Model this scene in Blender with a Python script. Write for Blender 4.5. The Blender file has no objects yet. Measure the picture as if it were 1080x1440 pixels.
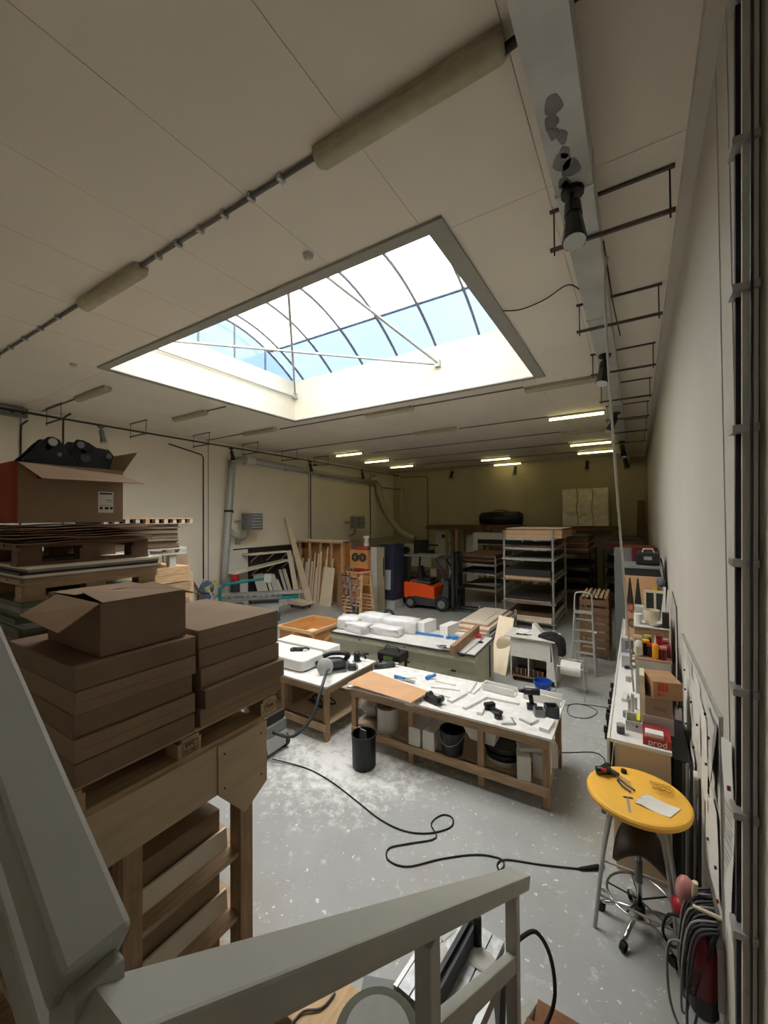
import bpy, bmesh, math, random
from mathutils import Vector, Matrix
random.seed(7)
S = bpy.context.scene
COL = S.collection
PI = math.pi

# ------------------------------------------------------------------ camera
yaw, pit, rol = math.radians(32.05), math.radians(0.9), math.radians(0.45)
fwd = Vector((-math.sin(yaw)*math.cos(pit), math.cos(yaw)*math.cos(pit), math.sin(pit)))
rt = Vector((math.cos(yaw), math.sin(yaw), 0)); up = rt.cross(fwd)
r2 = rt*math.cos(rol) - up*math.sin(rol); u2 = rt*math.sin(rol) + up*math.cos(rol)
cam_data = bpy.data.cameras.new('camera'); cam = bpy.data.objects.new('camera', cam_data); COL.objects.link(cam)
cam.matrix_world = Matrix(((r2.x, u2.x, -fwd.x, 0), (r2.y, u2.y, -fwd.y, 0), (r2.z, u2.z, -fwd.z, 3.5), (0, 0, 0, 1)))
cam_data.sensor_fit = 'VERTICAL'; cam_data.sensor_height = 36; cam_data.sensor_width = 27
cam_data.lens = 567/1440*36; cam_data.clip_start = 0.02; cam_data.clip_end = 300
S.camera = cam
# ------------------------------------------------------------------ sky
W = bpy.data.worlds.new('sky'); S.world = W; W.use_nodes = True
wn, wl = W.node_tree.nodes, W.node_tree.links
bg = wn['Background']
tc = wn.new('ShaderNodeTexCoord'); sep = wn.new('ShaderNodeSeparateXYZ'); wl.new(tc.outputs['Generated'], sep.inputs[0])
nz = wn.new('ShaderNodeTexNoise'); nz.inputs['Scale'].default_value = 2.2; nz.inputs['Detail'].default_value = 5
wl.new(tc.outputs['Generated'], nz.inputs['Vector'])
mr = wn.new('ShaderNodeMath'); mr.operation = 'MULTIPLY_ADD'; mr.inputs[1].default_value = 0.35; wl.new(nz.outputs['Fac'], mr.inputs[0]); wl.new(sep.outputs['Z'], mr.inputs[2])
cr = wn.new('ShaderNodeValToRGB'); e = cr.color_ramp.elements
e[0].position = 0.0; e[0].color = (0.30, 0.29, 0.27, 1); e[1].position = 1.0; e[1].color = (1.0, 0.95, 0.86, 1)
k = e.new(0.12); k.color = (0.30, 0.29, 0.27, 1); k = e.new(0.2); k.color = (0.42, 0.45, 0.48, 1); k = e.new(0.62); k.color = (0.70, 0.70, 0.68, 1)
wl.new(mr.outputs[0], cr.inputs['Fac']); wl.new(cr.outputs['Color'], bg.inputs['Color'])
bg.inputs['Strength'].default_value = 3.0
S.view_settings.view_transform = 'Standard'; S.view_settings.look = 'None'; S.view_settings.gamma = 1
S.view_settings.use_curve_mapping = False
S.view_settings.exposure = 1.95

# ------------------------------------------------------------------ materials
def lin(h):
    c = [int(h[i:i+2], 16)/255 for i in (0, 2, 4)]
    return tuple(((v+0.055)/1.055)**2.4 if v > 0.04045 else v/12.92 for v in c) + (1,)
MATS = {}
def mat(name, hexc, rough=0.65, metal=0.0, var=0.10, scale=5.0, stretch=(1, 1, 1), bump=0.0, emit=0, hex2=None):
    if name in MATS: return MATS[name]
    m = bpy.data.materials.new(name); m.use_nodes = True
    n, l = m.node_tree.nodes, m.node_tree.links
    p = n['Principled BSDF']; p.inputs['Roughness'].default_value = rough; p.inputs['Metallic'].default_value = metal
    c = lin(hexc)
    if emit:
        p.inputs['Emission Color'].default_value = c; p.inputs['Emission Strength'].default_value = emit
        p.inputs['Base Color'].default_value = c
    else:
        t = n.new('ShaderNodeTexCoord'); mp = n.new('ShaderNodeMapping'); mp.inputs['Scale'].default_value = stretch
        nz = n.new('ShaderNodeTexNoise'); nz.inputs['Scale'].default_value = scale; nz.inputs['Detail'].default_value = 4
        rp = n.new('ShaderNodeValToRGB'); rp.color_ramp.elements[0].position = 0.3; rp.color_ramp.elements[1].position = 0.7
        c2 = lin(hex2) if hex2 else tuple(min(1, v*(1+var)) for v in c[:3])+(1,)
        c1 = c if hex2 else tuple(v*(1-var) for v in c[:3])+(1,)
        rp.color_ramp.elements[0].color = c1; rp.color_ramp.elements[1].color = c2
        l.new(t.outputs['Object'], mp.inputs['Vector']); l.new(mp.outputs[0], nz.inputs['Vector'])
        l.new(nz.outputs['Fac'], rp.inputs['Fac']); l.new(rp.outputs['Color'], p.inputs['Base Color'])
        if bump:
            b = n.new('ShaderNodeBump'); b.inputs['Strength'].default_value = bump; b.inputs['Distance'].default_value = 0.01
            l.new(nz.outputs['Fac'], b.inputs['Height']); l.new(b.outputs[0], p.inputs['Normal'])
    MATS[name] = m; return m
card = mat('cardboard', '927a62', 0.85, var=0.10, scale=3)
card_dark = mat('cardboard_dark', '836c58', 0.85, var=0.10, scale=3)  # darker brown cardboard, for alternate cartons and seams
card_in = mat('cardboard_inside', 'a08468', 0.85, var=0.08, scale=4)
card_warm_cast = mat('carton_warm_cast', '9a3a1c', 0.8, var=0.15)  # cardboard with a warm orange-red light cast put into its colour
pine = mat('pine', 'b89c7c', 0.7, var=0.22, scale=3, stretch=(14, 1.5, 14))
pine_x = mat('pine_along_x', 'ae9272', 0.7, var=0.22, scale=3, stretch=(1.5, 14, 14))
pine_z = mat('pine_upright', 'a88a6a', 0.7, var=0.22, scale=3, stretch=(14, 14, 1.5))
pine_light = mat('pine_light', 'd8b488', 0.7, var=0.15, scale=3, stretch=(10, 2, 10))
old_wood = mat('old_wood', '74563a', 0.8, var=0.3, scale=3, stretch=(10, 2, 10))
ply = mat('plywood', 'c0aa8a', 0.7, var=0.12, scale=2.5, stretch=(6, 1, 6))
ply_or = mat('plywood_orange', 'cc9254', 0.6, var=0.12, scale=2.5, stretch=(1, 1, 5))
mdf = mat('mdf', 'c89c74', 0.7, var=0.06)
beige_board = mat('beige_board', 'ead9bd', 0.6, var=0.06)
pale_board = mat('pale_board', 'efe3cf', 0.6, var=0.06)
board_brown = mat('brown_board', '6e5440', 0.7, var=0.2)
board_dark = mat('dark_board', '2c2a28', 0.5, var=0.2)
board_grey = mat('grey_board', '8c8a84', 0.6, var=0.15)
board_green = mat('green_board', '5e6a52', 0.65, var=0.15)
board_pink = mat('pink_board', 'b08a78', 0.7, var=0.15)
white = mat('white_solid_surface', 'e8e6e2', 0.35, var=0.03)
white_top = mat('white_bench_top', 'd4d3d0', 0.45, var=0.07, scale=9, hex2='f0efec')
white_paint = mat('white_paint', 'd6d4cc', 0.5, var=0.04)
rail_paint = mat('grey_rail_paint', 'b0b0a6', 0.55, var=0.06, scale=4, bump=0.15)
galv = mat('galvanised_steel', 'b4b5b0', 0.45, 0.35, var=0.12, scale=12)
steel = mat('steel', 'b4b4b0', 0.38, 0.5, var=0.06)
chrome = mat('chrome', 'd0d0d0', 0.15, 1.0, var=0.03)
dark_steel = mat('dark_steel', '3a3936', 0.5, 0.5, var=0.1)
black = mat('black_plastic', '1c1c1d', 0.45, var=0.15)
black_paint = mat('black_paint', '0c0e12', 0.5, var=0.2)
rubber = mat('rubber', '232222', 0.8, var=0.12)
dgrey = mat('dark_grey_paint', '3c4044', 0.45, var=0.12)
lgrey = mat('light_grey_plastic', 'b8bab8', 0.5, var=0.05)
mgrey = mat('mid_grey', '7c7e7c', 0.55, var=0.08)
orange = mat('orange_paint', 'f0561a', 0.4, var=0.05)
sage = mat('sage_enamel', 'bcbca6', 0.5, var=0.06)
teal = mat('teal_enamel', '1a7e7e', 0.45, var=0.1)
navy = mat('navy_enamel', '2c3446', 0.5, var=0.1)
blue = mat('blue_plastic', '1f4fae', 0.4, var=0.05)
blue_tool = mat('blue_tool', '3a86c8', 0.4, var=0.05)
red = mat('red_plastic', 'b0202c', 0.4, var=0.1)
darkred = mat('dark_red', '6e1018', 0.4, var=0.1)
yellow = mat('yellow_enamel', 'f2ba48', 0.5, var=0.09, scale=3)
yel_tool = mat('yellow_tool', 'e0a818', 0.45, var=0.05)
leather = mat('brown_leather', '33241c', 0.45, var=0.2)
cabbeige = mat('beige_laminate', 'd6bc98', 0.6, var=0.05)
cabbrown = mat('brown_laminate', 'a07e62', 0.6, var=0.05)
cabgrey = mat('grey_laminate', 'b0aca0', 0.6, var=0.04)
paper = mat('paper', 'e0ded6', 0.8, var=0.04)
paper_y = mat('paper_print', 'c8c6be', 0.8, var=0.08, scale=40)
plastic_film = mat('white_film', 'e4e4e4', 0.3, var=0.05, scale=8)
cloth_black = mat('black_cloth', '17181c', 0.9, var=0.25, scale=8)
ivory = mat('ivory_plastic', 'd8ccb0', 0.5, var=0.06)
dirty_lamp = mat('dusty_lamp_cover', 'b4ac90', 0.5, var=0.12, scale=7)
conduit_m = mat('grey_conduit', '6e6c66', 0.5, var=0.05)
conduit_d = mat('dark_conduit', '3c3a36', 0.5, var=0.05)
tube_lit = mat('lit_fluorescent_tube', 'fff0a0', emit=2.6)
glow_white = mat('lens_glass', 'c8ccc8', 0.2, var=0.04)
foil = mat('wrapped_sheet', 'dcd2ba', 0.6, var=0.12, scale=5, bump=0.5)
print_dark = mat('dark_print', '33302c', 0.8, var=0.05)
print_red = mat('red_print', 'c0301c', 0.7, var=0.05)
print_wh = mat('white_print', 'dcd8cc', 0.7, var=0.03)
stone = mat('white_foam', 'dedad2', 0.7, var=0.05)
tread_m = mat('brown_tread', '7c4f2c', 0.7, var=0.2, scale=9)
wire_y = mat('brass_wire', 'a88430', 0.4, 0.6)
pinkpl = mat('pink_film', 'c88884', 0.4, var=0.08)

# ------------------------------------------------------------------ mesh builder
class M:
    def __init__(s): s.bm = bmesh.new()
    def box(s, x0, x1, y0, y1, z0, z1):
        v = [s.bm.verts.new(p) for p in ((x0,y0,z0),(x1,y0,z0),(x1,y1,z0),(x0,y1,z0),(x0,y0,z1),(x1,y0,z1),(x1,y1,z1),(x0,y1,z1))]
        for f in ((0,3,2,1),(4,5,6,7),(0,1,5,4),(1,2,6,5),(2,3,7,6),(3,0,4,7)): s.bm.faces.new([v[i] for i in f])
        return s
    def cbox(s, c, size, rz=0, rx=0, ry=0):
        mt = Matrix.Translation(c) @ Matrix.Rotation(rz,4,'Z') @ Matrix.Rotation(ry,4,'Y') @ Matrix.Rotation(rx,4,'X') @ Matrix.Diagonal((size[0],size[1],size[2],1))
        v = [s.bm.verts.new(mt @ Vector(p)) for p in ((-.5,-.5,-.5),(.5,-.5,-.5),(.5,.5,-.5),(-.5,.5,-.5),(-.5,-.5,.5),(.5,-.5,.5),(.5,.5,.5),(-.5,.5,.5))]
        for f in ((0,3,2,1),(4,5,6,7),(0,1,5,4),(1,2,6,5),(2,3,7,6),(3,0,4,7)): s.bm.faces.new([v[i] for i in f])
        return s
    def beam(s, p, q, w, h, upv=(0,0,1)):
        p, q = Vector(p), Vector(q); d = (q-p).normalized(); u = Vector(upv)
        if abs(d.dot(u)) > 0.98: u = Vector((0,1,0))
        sd = d.cross(u).normalized()*w/2; uu = sd.cross(d).normalized()*h/2
        v = [s.bm.verts.new(c) for c in (p-sd-uu,p+sd-uu,p+sd+uu,p-sd+uu,q-sd-uu,q+sd-uu,q+sd+uu,q-sd+uu)]
        for f in ((0,1,2,3),(7,6,5,4),(0,4,5,1),(1,5,6,2),(2,6,7,3),(3,7,4,0)): s.bm.faces.new([v[i] for i in f])
        return s
    def hexa(s, b, t):
        v = [s.bm.verts.new(c) for c in list(b)+list(t)]; n = len(b)
        s.bm.faces.new([v[i] for i in reversed(range(n))]); s.bm.faces.new([v[n+i] for i in range(n)])
        for i in range(n): s.bm.faces.new([v[i], v[(i+1)%n], v[n+(i+1)%n], v[n+i]])
        return s
    def prism(s, pts, ext):
        e = Vector(ext); return s.hexa(pts, [Vector(p)+e for p in pts])
    def rings(s, rows, cap=True, closed=True):
        vs = [[s.bm.verts.new(p) for p in r] for r in rows]; n = len(rows[0])
        for a, b in zip(vs, vs[1:]):
            for i in range(n if closed else n-1):
                try: s.bm.faces.new([a[i], a[(i+1)%n], b[(i+1)%n], b[i]])
                except ValueError: pass
        if cap and closed:
            try: s.bm.faces.new(list(reversed(vs[0]))); s.bm.faces.new(vs[-1])
            except ValueError: pass
        return s
    def cyl(s, p, q, r, r2=None, n=12):
        p, q = Vector(p), Vector(q); d = (q-p).normalized(); a = d.orthogonal().normalized(); b = d.cross(a); r2 = r if r2 is None else r2
        return s.rings([[c + (a*math.cos(2*PI*i/n)+b*math.sin(2*PI*i/n))*rr for i in range(n)] for c, rr in ((p, r), (q, r2))])
    def tube(s, pts, r, n=6, smooth=0):
        P = [Vector(p) for p in pts]
        if smooth:
            Q = []
            for i in range(len(P)-1):
                a, b, c, d = P[max(i-1,0)], P[i], P[i+1], P[min(i+2,len(P)-1)]
                for k in range(smooth):
                    t = k/smooth
                    Q.append(0.5*((2*b)+(c-a)*t+(2*a-5*b+4*c-d)*t*t+(3*b-a-3*c+d)*t**3))
            P = Q+[P[-1]]
        rows = []; prev = None
        for i, p in enumerate(P):
            d = (P[min(i+1,len(P)-1)]-P[max(i-1,0)])
            d = d.normalized() if d.length > 1e-9 else Vector((0,0,1))
            a = (prev - d*prev.dot(d)) if prev is not None else d.orthogonal()
            a = a.normalized() if a.length > 1e-6 else d.orthogonal().normalized(); prev = a; b = d.cross(a)
            rows.append([p+(a*math.cos(2*PI*j/n)+b*math.sin(2*PI*j/n))*r for j in range(n)])
        return s.rings(rows)
    def lathe(s, prof, c, n=20):
        return s.rings([[(c[0]+r*math.cos(2*PI*i/n), c[1]+r*math.sin(2*PI*i/n), c[2]+zz) for i in range(n)] for r, zz in prof])
    def blob(s, c, r, sc=(1,1,1), n=10, m=6, jit=0):
        rows = []
        for j in range(m+1):
            th = PI*(0.04+0.92*j/m)
            rows.append([(c[0]+r*sc[0]*math.sin(th)*math.cos(2*PI*i/n)*(1+random.uniform(-jit,jit)), c[1]+r*sc[1]*math.sin(th)*math.sin(2*PI*i/n)*(1+random.uniform(-jit,jit)), c[2]-r*sc[2]*math.cos(th)) for i in range(n)])
        return s.rings(rows)
    def quad(s, pts):
        s.bm.faces.new([s.bm.verts.new(p) for p in pts]); return s
    def grid(s, o, ux, uy, nx, ny, f):
        o, ux, uy = Vector(o), Vector(ux), Vector(uy)
        vs = [[s.bm.verts.new(o+ux*(i/nx)+uy*(j/ny)+Vector(f(i/nx, j/ny))) for i in range(nx+1)] for j in range(ny+1)]
        for j in range(ny):
            for i in range(nx): s.bm.faces.new([vs[j][i], vs[j][i+1], vs[j+1][i+1], vs[j+1][i]])
        return s
    def build(s, name, material, parent=None, bev=0, smooth=False, solid=0, local=False, sub=0):
        bmesh.ops.recalc_face_normals(s.bm, faces=s.bm.faces[:])
        if bev: bmesh.ops.bevel(s.bm, geom=s.bm.edges[:], offset=bev, segments=2, affect='EDGES', profile=0.6, clamp_overlap=True)
        off = Vector((0,0,0))
        if parent is not None and not local:
            inv = world_of(parent).inverted(); s.bm.transform(inv)
        elif parent is None and not local:
            xs = [v.co for v in s.bm.verts]
            mn = [min(c[i] for c in xs) for i in range(3)]; mx = [max(c[i] for c in xs) for i in range(3)]
            off = Vector(((mn[0]+mx[0])/2, (mn[1]+mx[1])/2, mn[2])); s.bm.transform(Matrix.Translation(-off))
        me = bpy.data.meshes.new(name); s.bm.to_mesh(me); s.bm.free()
        if smooth:
            for p in me.polygons: p.use_smooth = True
        me.materials.append(material)
        o = bpy.data.objects.new(name, me); COL.objects.link(o); o.location = off
        if parent is not None: o.parent = parent
        if solid:
            md = o.modifiers.new('solid', 'SOLIDIFY'); md.thickness = solid; md.offset = 0
        if sub:
            md = o.modifiers.new('sub', 'SUBSURF'); md.levels = sub; md.render_levels = sub
        return o
def world_of(o):
    m = Matrix.LocRotScale(o.location, o.rotation_euler, o.scale)
    return world_of(o.parent) @ m if o.parent else m
def thing(name, label, cat, loc=(0,0,0), rz=0, group=None):
    o = bpy.data.objects.new(name, None); COL.objects.link(o); o.empty_display_size = 0.1
    o.location = loc; o.rotation_euler = (0,0,rz); o['label'] = label; o['category'] = cat
    if group: o['group'] = group
    return o
def tag(o, label, cat, group=None):
    o['label'] = label; o['category'] = cat
    if group: o['group'] = group
    return o
def struct(o):
    o['kind'] = 'structure'; return o
def dup(root, loc=None, rz=None, label=None, group=None, link_label=True):
    def cp(o, par):
        c = o.copy(); COL.objects.link(c); c.parent = par
        for ch in list(o.children): cp(ch, c)
        return c
    r = cp(root, None)
    if loc is not None: r.location = loc
    if rz is not None: r.rotation_euler = (0,0,rz)
    if label: r['label'] = label
    if group: r['group'] = group
    return r
def text_part(body, size, mtx, material, parent, name='lettering', ext=0.001):
    cu = bpy.data.curves.new('txt', 'FONT'); cu.body = body; cu.size = size; cu.extrude = ext; cu.align_x = 'CENTER'; cu.align_y = 'CENTER'
    t = bpy.data.objects.new('txt', cu)
    COL.objects.link(t); dg = bpy.context.evaluated_depsgraph_get(); me = bpy.data.meshes.new_from_object(t.evaluated_get(dg))
    bpy.data.objects.remove(t); bpy.data.curves.remove(cu)
    me.transform((world_of(parent).inverted() if parent else Matrix()) @ mtx); me.name = name
    me.materials.clear(); me.materials.append(material)
    o = bpy.data.objects.new(name, me); COL.objects.link(o); o.parent = parent
    return o
def frame_mtx(o, x, y):
    x, y = Vector(x).normalized(), Vector(y).normalized(); zz = x.cross(y)
    return Matrix(((x.x,y.x,zz.x,o[0]),(x.y,y.y,zz.y,o[1]),(x.z,y.z,zz.z,o[2]),(0,0,0,1)))
def R(a, b): return random.uniform(a, b)
# ================================================================== SETTING
XL, XR, YF, YB, HC = -12.75, 0.44, -2.5, 21.5, 6.3
# floor: worn grey paint, white dust and spots
fm = bpy.data.materials.new('painted_concrete'); fm.use_nodes = True
n, l = fm.node_tree.nodes, fm.node_tree.links; p = n['Principled BSDF']
t = n.new('ShaderNodeTexCoord')
def noise(sc, det=4, rough=0.6):
    q = n.new('ShaderNodeTexNoise'); q.inputs['Scale'].default_value = sc; q.inputs['Detail'].default_value = det; q.inputs['Roughness'].default_value = rough
    l.new(t.outputs['Object'], q.inputs['Vector']); return q
def ramp(src, a, b, ca, cb):
    q = n.new('ShaderNodeValToRGB'); q.color_ramp.elements[0].position = a; q.color_ramp.elements[1].position = b
    q.color_ramp.elements[0].color = ca; q.color_ramp.elements[1].color = cb; l.new(src, q.inputs['Fac']); return q
base = ramp(noise(0.9).outputs['Fac'], 0.35, 0.7, lin('9ea09e'), lin('aeb0ae'))
wear = ramp(noise(0.35, 6).outputs['Fac'], 0.5, 0.62, (0,0,0,1), (1,1,1,1))
mix1 = n.new('ShaderNodeMixRGB'); l.new(wear.outputs['Color'], mix1.inputs['Fac']); l.new(base.outputs['Color'], mix1.inputs[1]); mix1.inputs[2].default_value = lin('a09c92')
spots = ramp(noise(16, 3).outputs['Fac'], 0.655, 0.68, (0,0,0,1), (1,1,1,1))
mix2 = n.new('ShaderNodeMixRGB'); l.new(spots.outputs['Color'], mix2.inputs['Fac']); l.new(mix1.outputs[0], mix2.inputs[1]); mix2.inputs[2].default_value = lin('e2e0da')
# sanding dust lying between the two benches
geo = n.new('ShaderNodeVectorMath'); geo.operation = 'DISTANCE'; l.new(t.outputs['Object'], geo.inputs[0]); geo.inputs[1].default_value = (-3.7, 4.9, 0)
ds = n.new('ShaderNodeMapRange'); ds.inputs['From Min'].default_value = 0.3; ds.inputs['From Max'].default_value = 1.7; ds.inputs['To Min'].default_value = 0.34; ds.inputs['To Max'].default_value = 0
l.new(geo.outputs['Value'], ds.inputs['Value'])
dn = n.new('ShaderNodeMath'); dn.operation = 'ADD'; l.new(noise(7, 5, 0.7).outputs['Fac'], dn.inputs[0]); l.new(ds.outputs[0], dn.inputs[1])
dr = ramp(dn.outputs[0], 0.58, 0.82, (0,0,0,1), (1,1,1,1))
mix3 = n.new('ShaderNodeMixRGB'); l.new(dr.outputs['Color'], mix3.inputs['Fac']); l.new(mix2.outputs[0], mix3.inputs[1]); mix3.inputs[2].default_value = lin('e4e4e2')
l.new(mix3.outputs[0], p.inputs['Base Color']); p.inputs['Roughness'].default_value = 0.42
o = struct(M().box(XL-0.3, XR+0.3, YF-0.3, YB+0.3, -0.2, 0).build('floor', fm, local=True))

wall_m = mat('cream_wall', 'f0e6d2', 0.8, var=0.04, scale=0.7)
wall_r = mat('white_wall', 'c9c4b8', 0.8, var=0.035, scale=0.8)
ceil_m = mat('ceiling_paint', 'ebe3d4', 0.8, var=0.03, scale=0.6)
wl_ = struct(M().box(XL-0.3, XL, YF-0.3, YB+0.3, 0, HC+0.3).build('wall_left', wall_m))
for i in range(5):   # precast panel joints with cover strips
    M().box(XL, XL+0.006, 3.63+5.1*i-5.1-0.02, 3.63+5.1*i-5.1+0.02, 0, HC).build('joint_strip', mat('joint_grey', 'a39c8c'), wl_)
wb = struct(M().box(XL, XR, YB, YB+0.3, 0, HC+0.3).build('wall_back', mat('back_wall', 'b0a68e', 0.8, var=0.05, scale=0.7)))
for x in (-10.42, -7.6, -4.8, -2.0):
    M().box(x-0.015, x+0.015, YB-0.006, YB, 0, HC).build('joint_strip', mat('joint_grey', 'a39c8c'), wb)
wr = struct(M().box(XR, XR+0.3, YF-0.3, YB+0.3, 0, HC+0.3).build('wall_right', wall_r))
struct(M().box(XL, XR, YF-0.3, YF, 0, HC+0.3).build('wall_front', wall_m))
# near end of the right wall: shallow pilaster seams
for y in (2.72, 3.05):
    M().box(XR-0.006, XR, y-0.008, y+0.008, 0, HC-0.15).build('joint_strip', mat('joint_white', 'd0cbc0'), wr)
struct(M().box(XR-0.09, XR, YF, YB, HC-0.12, HC-0.008).build('trim_1', wall_r))      # cove along right wall
# ceiling: slab with skylight hole, boards under it
HX0, HX1, HY0, HY1 = -8.1, -1.66, 3.53, 8.25
cm = M()
cm.box(XL-0.3, HX0-.06, YF-0.3, YB+0.3, HC, HC+0.3).box(HX1+.06, XR+0.3, YF-0.3, YB+0.3, HC, HC+0.3)
cm.box(HX0-.06, HX1+.06, YF-0.3, HY0-.06, HC, HC+0.3).box(HX0-.06, HX1+.06, HY1+.06, YB+0.3, HC, HC+0.3)
ce = struct(cm.build('ceiling', mat('joint_dark', '8e8676')))
xs = [XL] + [-1.71-1.105*k for k in range(9, -1, -1)] + [-0.605, XR]
ys = [YF, 0, 3.6, 7.2, 10.8, 14.4, 18.0, YB]
for i in range(len(xs)-1):
    for j in range(len(ys)-1):
        g = 0.0025
        x0, x1, y0, y1 = xs[i]+g, xs[i+1]-g, ys[j]+g, ys[j+1]-g
        pm = M(); ok = False; rects = []
        if x1 <= HX0 or x0 >= HX1 or y1 <= HY0 or y0 >= HY1: rects = [(x0,x1,y0,y1)]
        else:
            ax, bx = max(x0,HX0), min(x1,HX1)
            if x0 < HX0: rects.append((x0,HX0,y0,y1))
            if x1 > HX1: rects.append((HX1,x1,y0,y1))
            if y0 < HY0: rects.append((ax,bx,y0,HY0))
            if y1 > HY1: rects.append((ax,bx,HY1,y1))
        for rc in rects:
            if rc[1]-rc[0] > 0.01 and rc[3]-rc[2] > 0.01: pm.box(*rc, HC-0.012, HC); ok = True
        if ok: pm.build('ceiling_panel', ceil_m, ce)
for a, b in ((((-1.52,4.02,6.29)), ((-0.61,4.05,6.29))), (((-1.58,6.37,6.29)), ((-0.57,6.4,6.29)))):
    M().beam(a, b, .10, .003).build('repair_strip', mat('filler_grey', '9c9484', 0.8, var=0.12, scale=6), ce)
# skylight upstand (white) and grey reveal trim
t_white = mat('upstand_white', 'cdc6b2', 0.7, var=0.02)
CZ = 7.36
um = M(); w_ = 0.12
um.box(HX0-w_, HX0, HY0-w_, HY1+w_, HC, CZ).box(HX1, HX1+w_, HY0-w_, HY1+w_, HC, CZ).box(HX0, HX1, HY0-w_, HY0, HC, CZ).box(HX0, HX1, HY1, HY1+w_, HC, CZ)
struct(um.build('trim_2', t_white))
tm = M(); q = 0.13; zt = HC-0.045
tm.box(HX0-q, HX0+.012, HY0-q, HY1+q, zt, HC-.012).box(HX1-.012, HX1+q+.05, HY0-q, HY1+q, zt, HC-.012).box(HX0, HX1, HY0-q, HY0+.012, zt, HC-.012).box(HX0, HX1, HY1-.012, HY1+q, zt, HC-.012)
struct(tm.build('trim_3', mat('reveal_grey', 'a09e94', 0.6, var=0.04), bev=0.004))
# barrel vault glazing
def vault(y): return CZ + 0.9*(1-((y-5.89)/2.42)**2)
def pane_mat(name, tint, mixf):
    m = bpy.data.materials.new(name); m.use_nodes = True; n, l = m.node_tree.nodes, m.node_tree.links; n.remove(n['Principled BSDF'])
    tr = n.new('ShaderNodeBsdfTransparent'); tr.inputs[0].default_value = tint; tl = n.new('ShaderNodeBsdfTranslucent'); tl.inputs[0].default_value = (0.9,0.93,1,1)
    gl = n.new('ShaderNodeBsdfGlossy'); gl.inputs['Roughness'].default_value = 0.15
    mx = n.new('ShaderNodeMixShader'); mx.inputs[0].default_value = mixf; l.new(tr.outputs[0], mx.inputs[1]); l.new(tl.outputs[0], mx.inputs[2])
    m2 = n.new('ShaderNodeMixShader'); m2.inputs[0].default_value = 0.05; l.new(mx.outputs[0], m2.inputs[1]); l.new(gl.outputs[0], m2.inputs[2])
    l.new(m2.outputs[0], n['Material Output'].inputs['Surface']); return m
pane_up = pane_mat('opal_polycarbonate', (0.95,0.97,1,1), 0.3); pane_lo = pane_mat('blue_tinted_polycarbonate', (0.075,0.115,0.22,1), 0.03); pane_g = pane_mat('blue_tinted_gable', (0.27,0.34,0.47,1), 0.03)
sky = struct(thing('window_1', '', '', (-4.9, 5.9, CZ))); del sky['label'], sky['category']
ribx = [HX0-.06] + [-7.79+1.005*k for k in range(6)] + [HX1+.06]
ny = 20; yy0, yy1 = HY0-0.06, HY1+0.06
ysamp = [yy0+(yy1-yy0)*k/ny for k in range(ny+1)]
YP = 7.40
for a, b in zip(ribx, ribx[1:]):
    for name, lo, hi, pm_ in (('pane', yy0, YP, pane_up), ('pane', YP, yy1, pane_lo)):
        k = 12; pts = [lo+(hi-lo)*i/k for i in range(k+1)]
        M().rings([[(a+.012, y, vault(y)+.02), (b-.012, y, vault(y)+.02)] for y in pts], cap=False, closed=False).build(name, pm_, sky, smooth=True)
rib_m = mat('glazing_bar_grey', '5c5f62', 0.6)
for x in ribx:
    M().tube([(x, y, vault(y)-.015) for y in ysamp], 0.03, 6).build('glazing_bar', rib_m, sky)
M().beam((ribx[0], YP, vault(YP)+.03), (ribx[-1], YP, vault(YP)+.03), 0.09, 0.025).build('purlin', mat('purlin_blue_grey', 'a0b0c4', 0.5), sky)
for x in (HX0-.06, HX1+.06):   # gable ends
    M().prism([(x, y, CZ) for y in (yy0, yy1)] + [(x, y, vault(y)+.01) for y in reversed(ysamp)], (0.006,0,0)).build('pane', pane_g, sky)
    for y in (4.4, 5.35, 6.3, 7.25): M().beam((x, y, CZ), (x, y, vault(y)), 0.035, 0.035).build('mullion', rib_m, sky)
ZT = 6.95
for a, b in (((-3.7,HY1,ZT),(-3.68,HY0,ZT)), ((HX0+.05,HY1-.03,ZT),(-3.62,HY0,ZT)), ((-3.7,HY1-.02,ZT-.03),(HX0,3.7,ZT-.03)), ((HX0+.05,HY1-.02,ZT-.03),(HX0+.05,HY0,ZT-.03))):
    M().cyl(a, b, 0.025, n=8).build('tie_rod', mat('rod_grey', 'b4b4ae', 0.5, 0.2), sky)
for x in (-3.7, HX0+.06): M().box(x-.06, x+.06, HY1-.1, HY1, ZT-.09, ZT+.06).build('rod_bracket', mat('rod_grey', 'b4b4ae'), sky)

# ------------------------------------------------------------------ stair rail and steps (part of the building, but their own things)
def slope_rail():
    t = thing('stair_railing', 'grey painted stair handrail sloping down towards the yellow table, in the foreground', 'railing', (-0.64, 1.5, 0))
    a, b = Vector((-0.66, 0.27, 2.765)), Vector((-0.66, 2.64, 1.215))
    M().beam(a, b, 0.125, 0.075).build('handrail', rail_paint, t, bev=0.008)
    for y, zt in ((1.31, 2.02), (2.43, 1.29)):
        M().box(-0.685, -0.62, y-.04, y+.04, 0.30 if y > 2 else 1.08, zt).build('post', rail_paint, t, bev=0.005)
    M().beam((-0.65, 1.31, 1.66), (-0.65, 2.43, 0.90), 0.05, 0.085).build('mid_rail', rail_paint, t, bev=0.006)
    M().beam((-0.65, 0.27, 2.37), (-0.65, 1.31, 1.66), 0.05, 0.085).build('mid_rail', rail_paint, t, bev=0.006)
    M().beam((-0.652, 0.40, 1.71), (-0.652, 2.86, 0.06), 0.05, 0.26).build('stringer', rail_paint, t, bev=0.006)
    return t
slope_rail()
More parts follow.
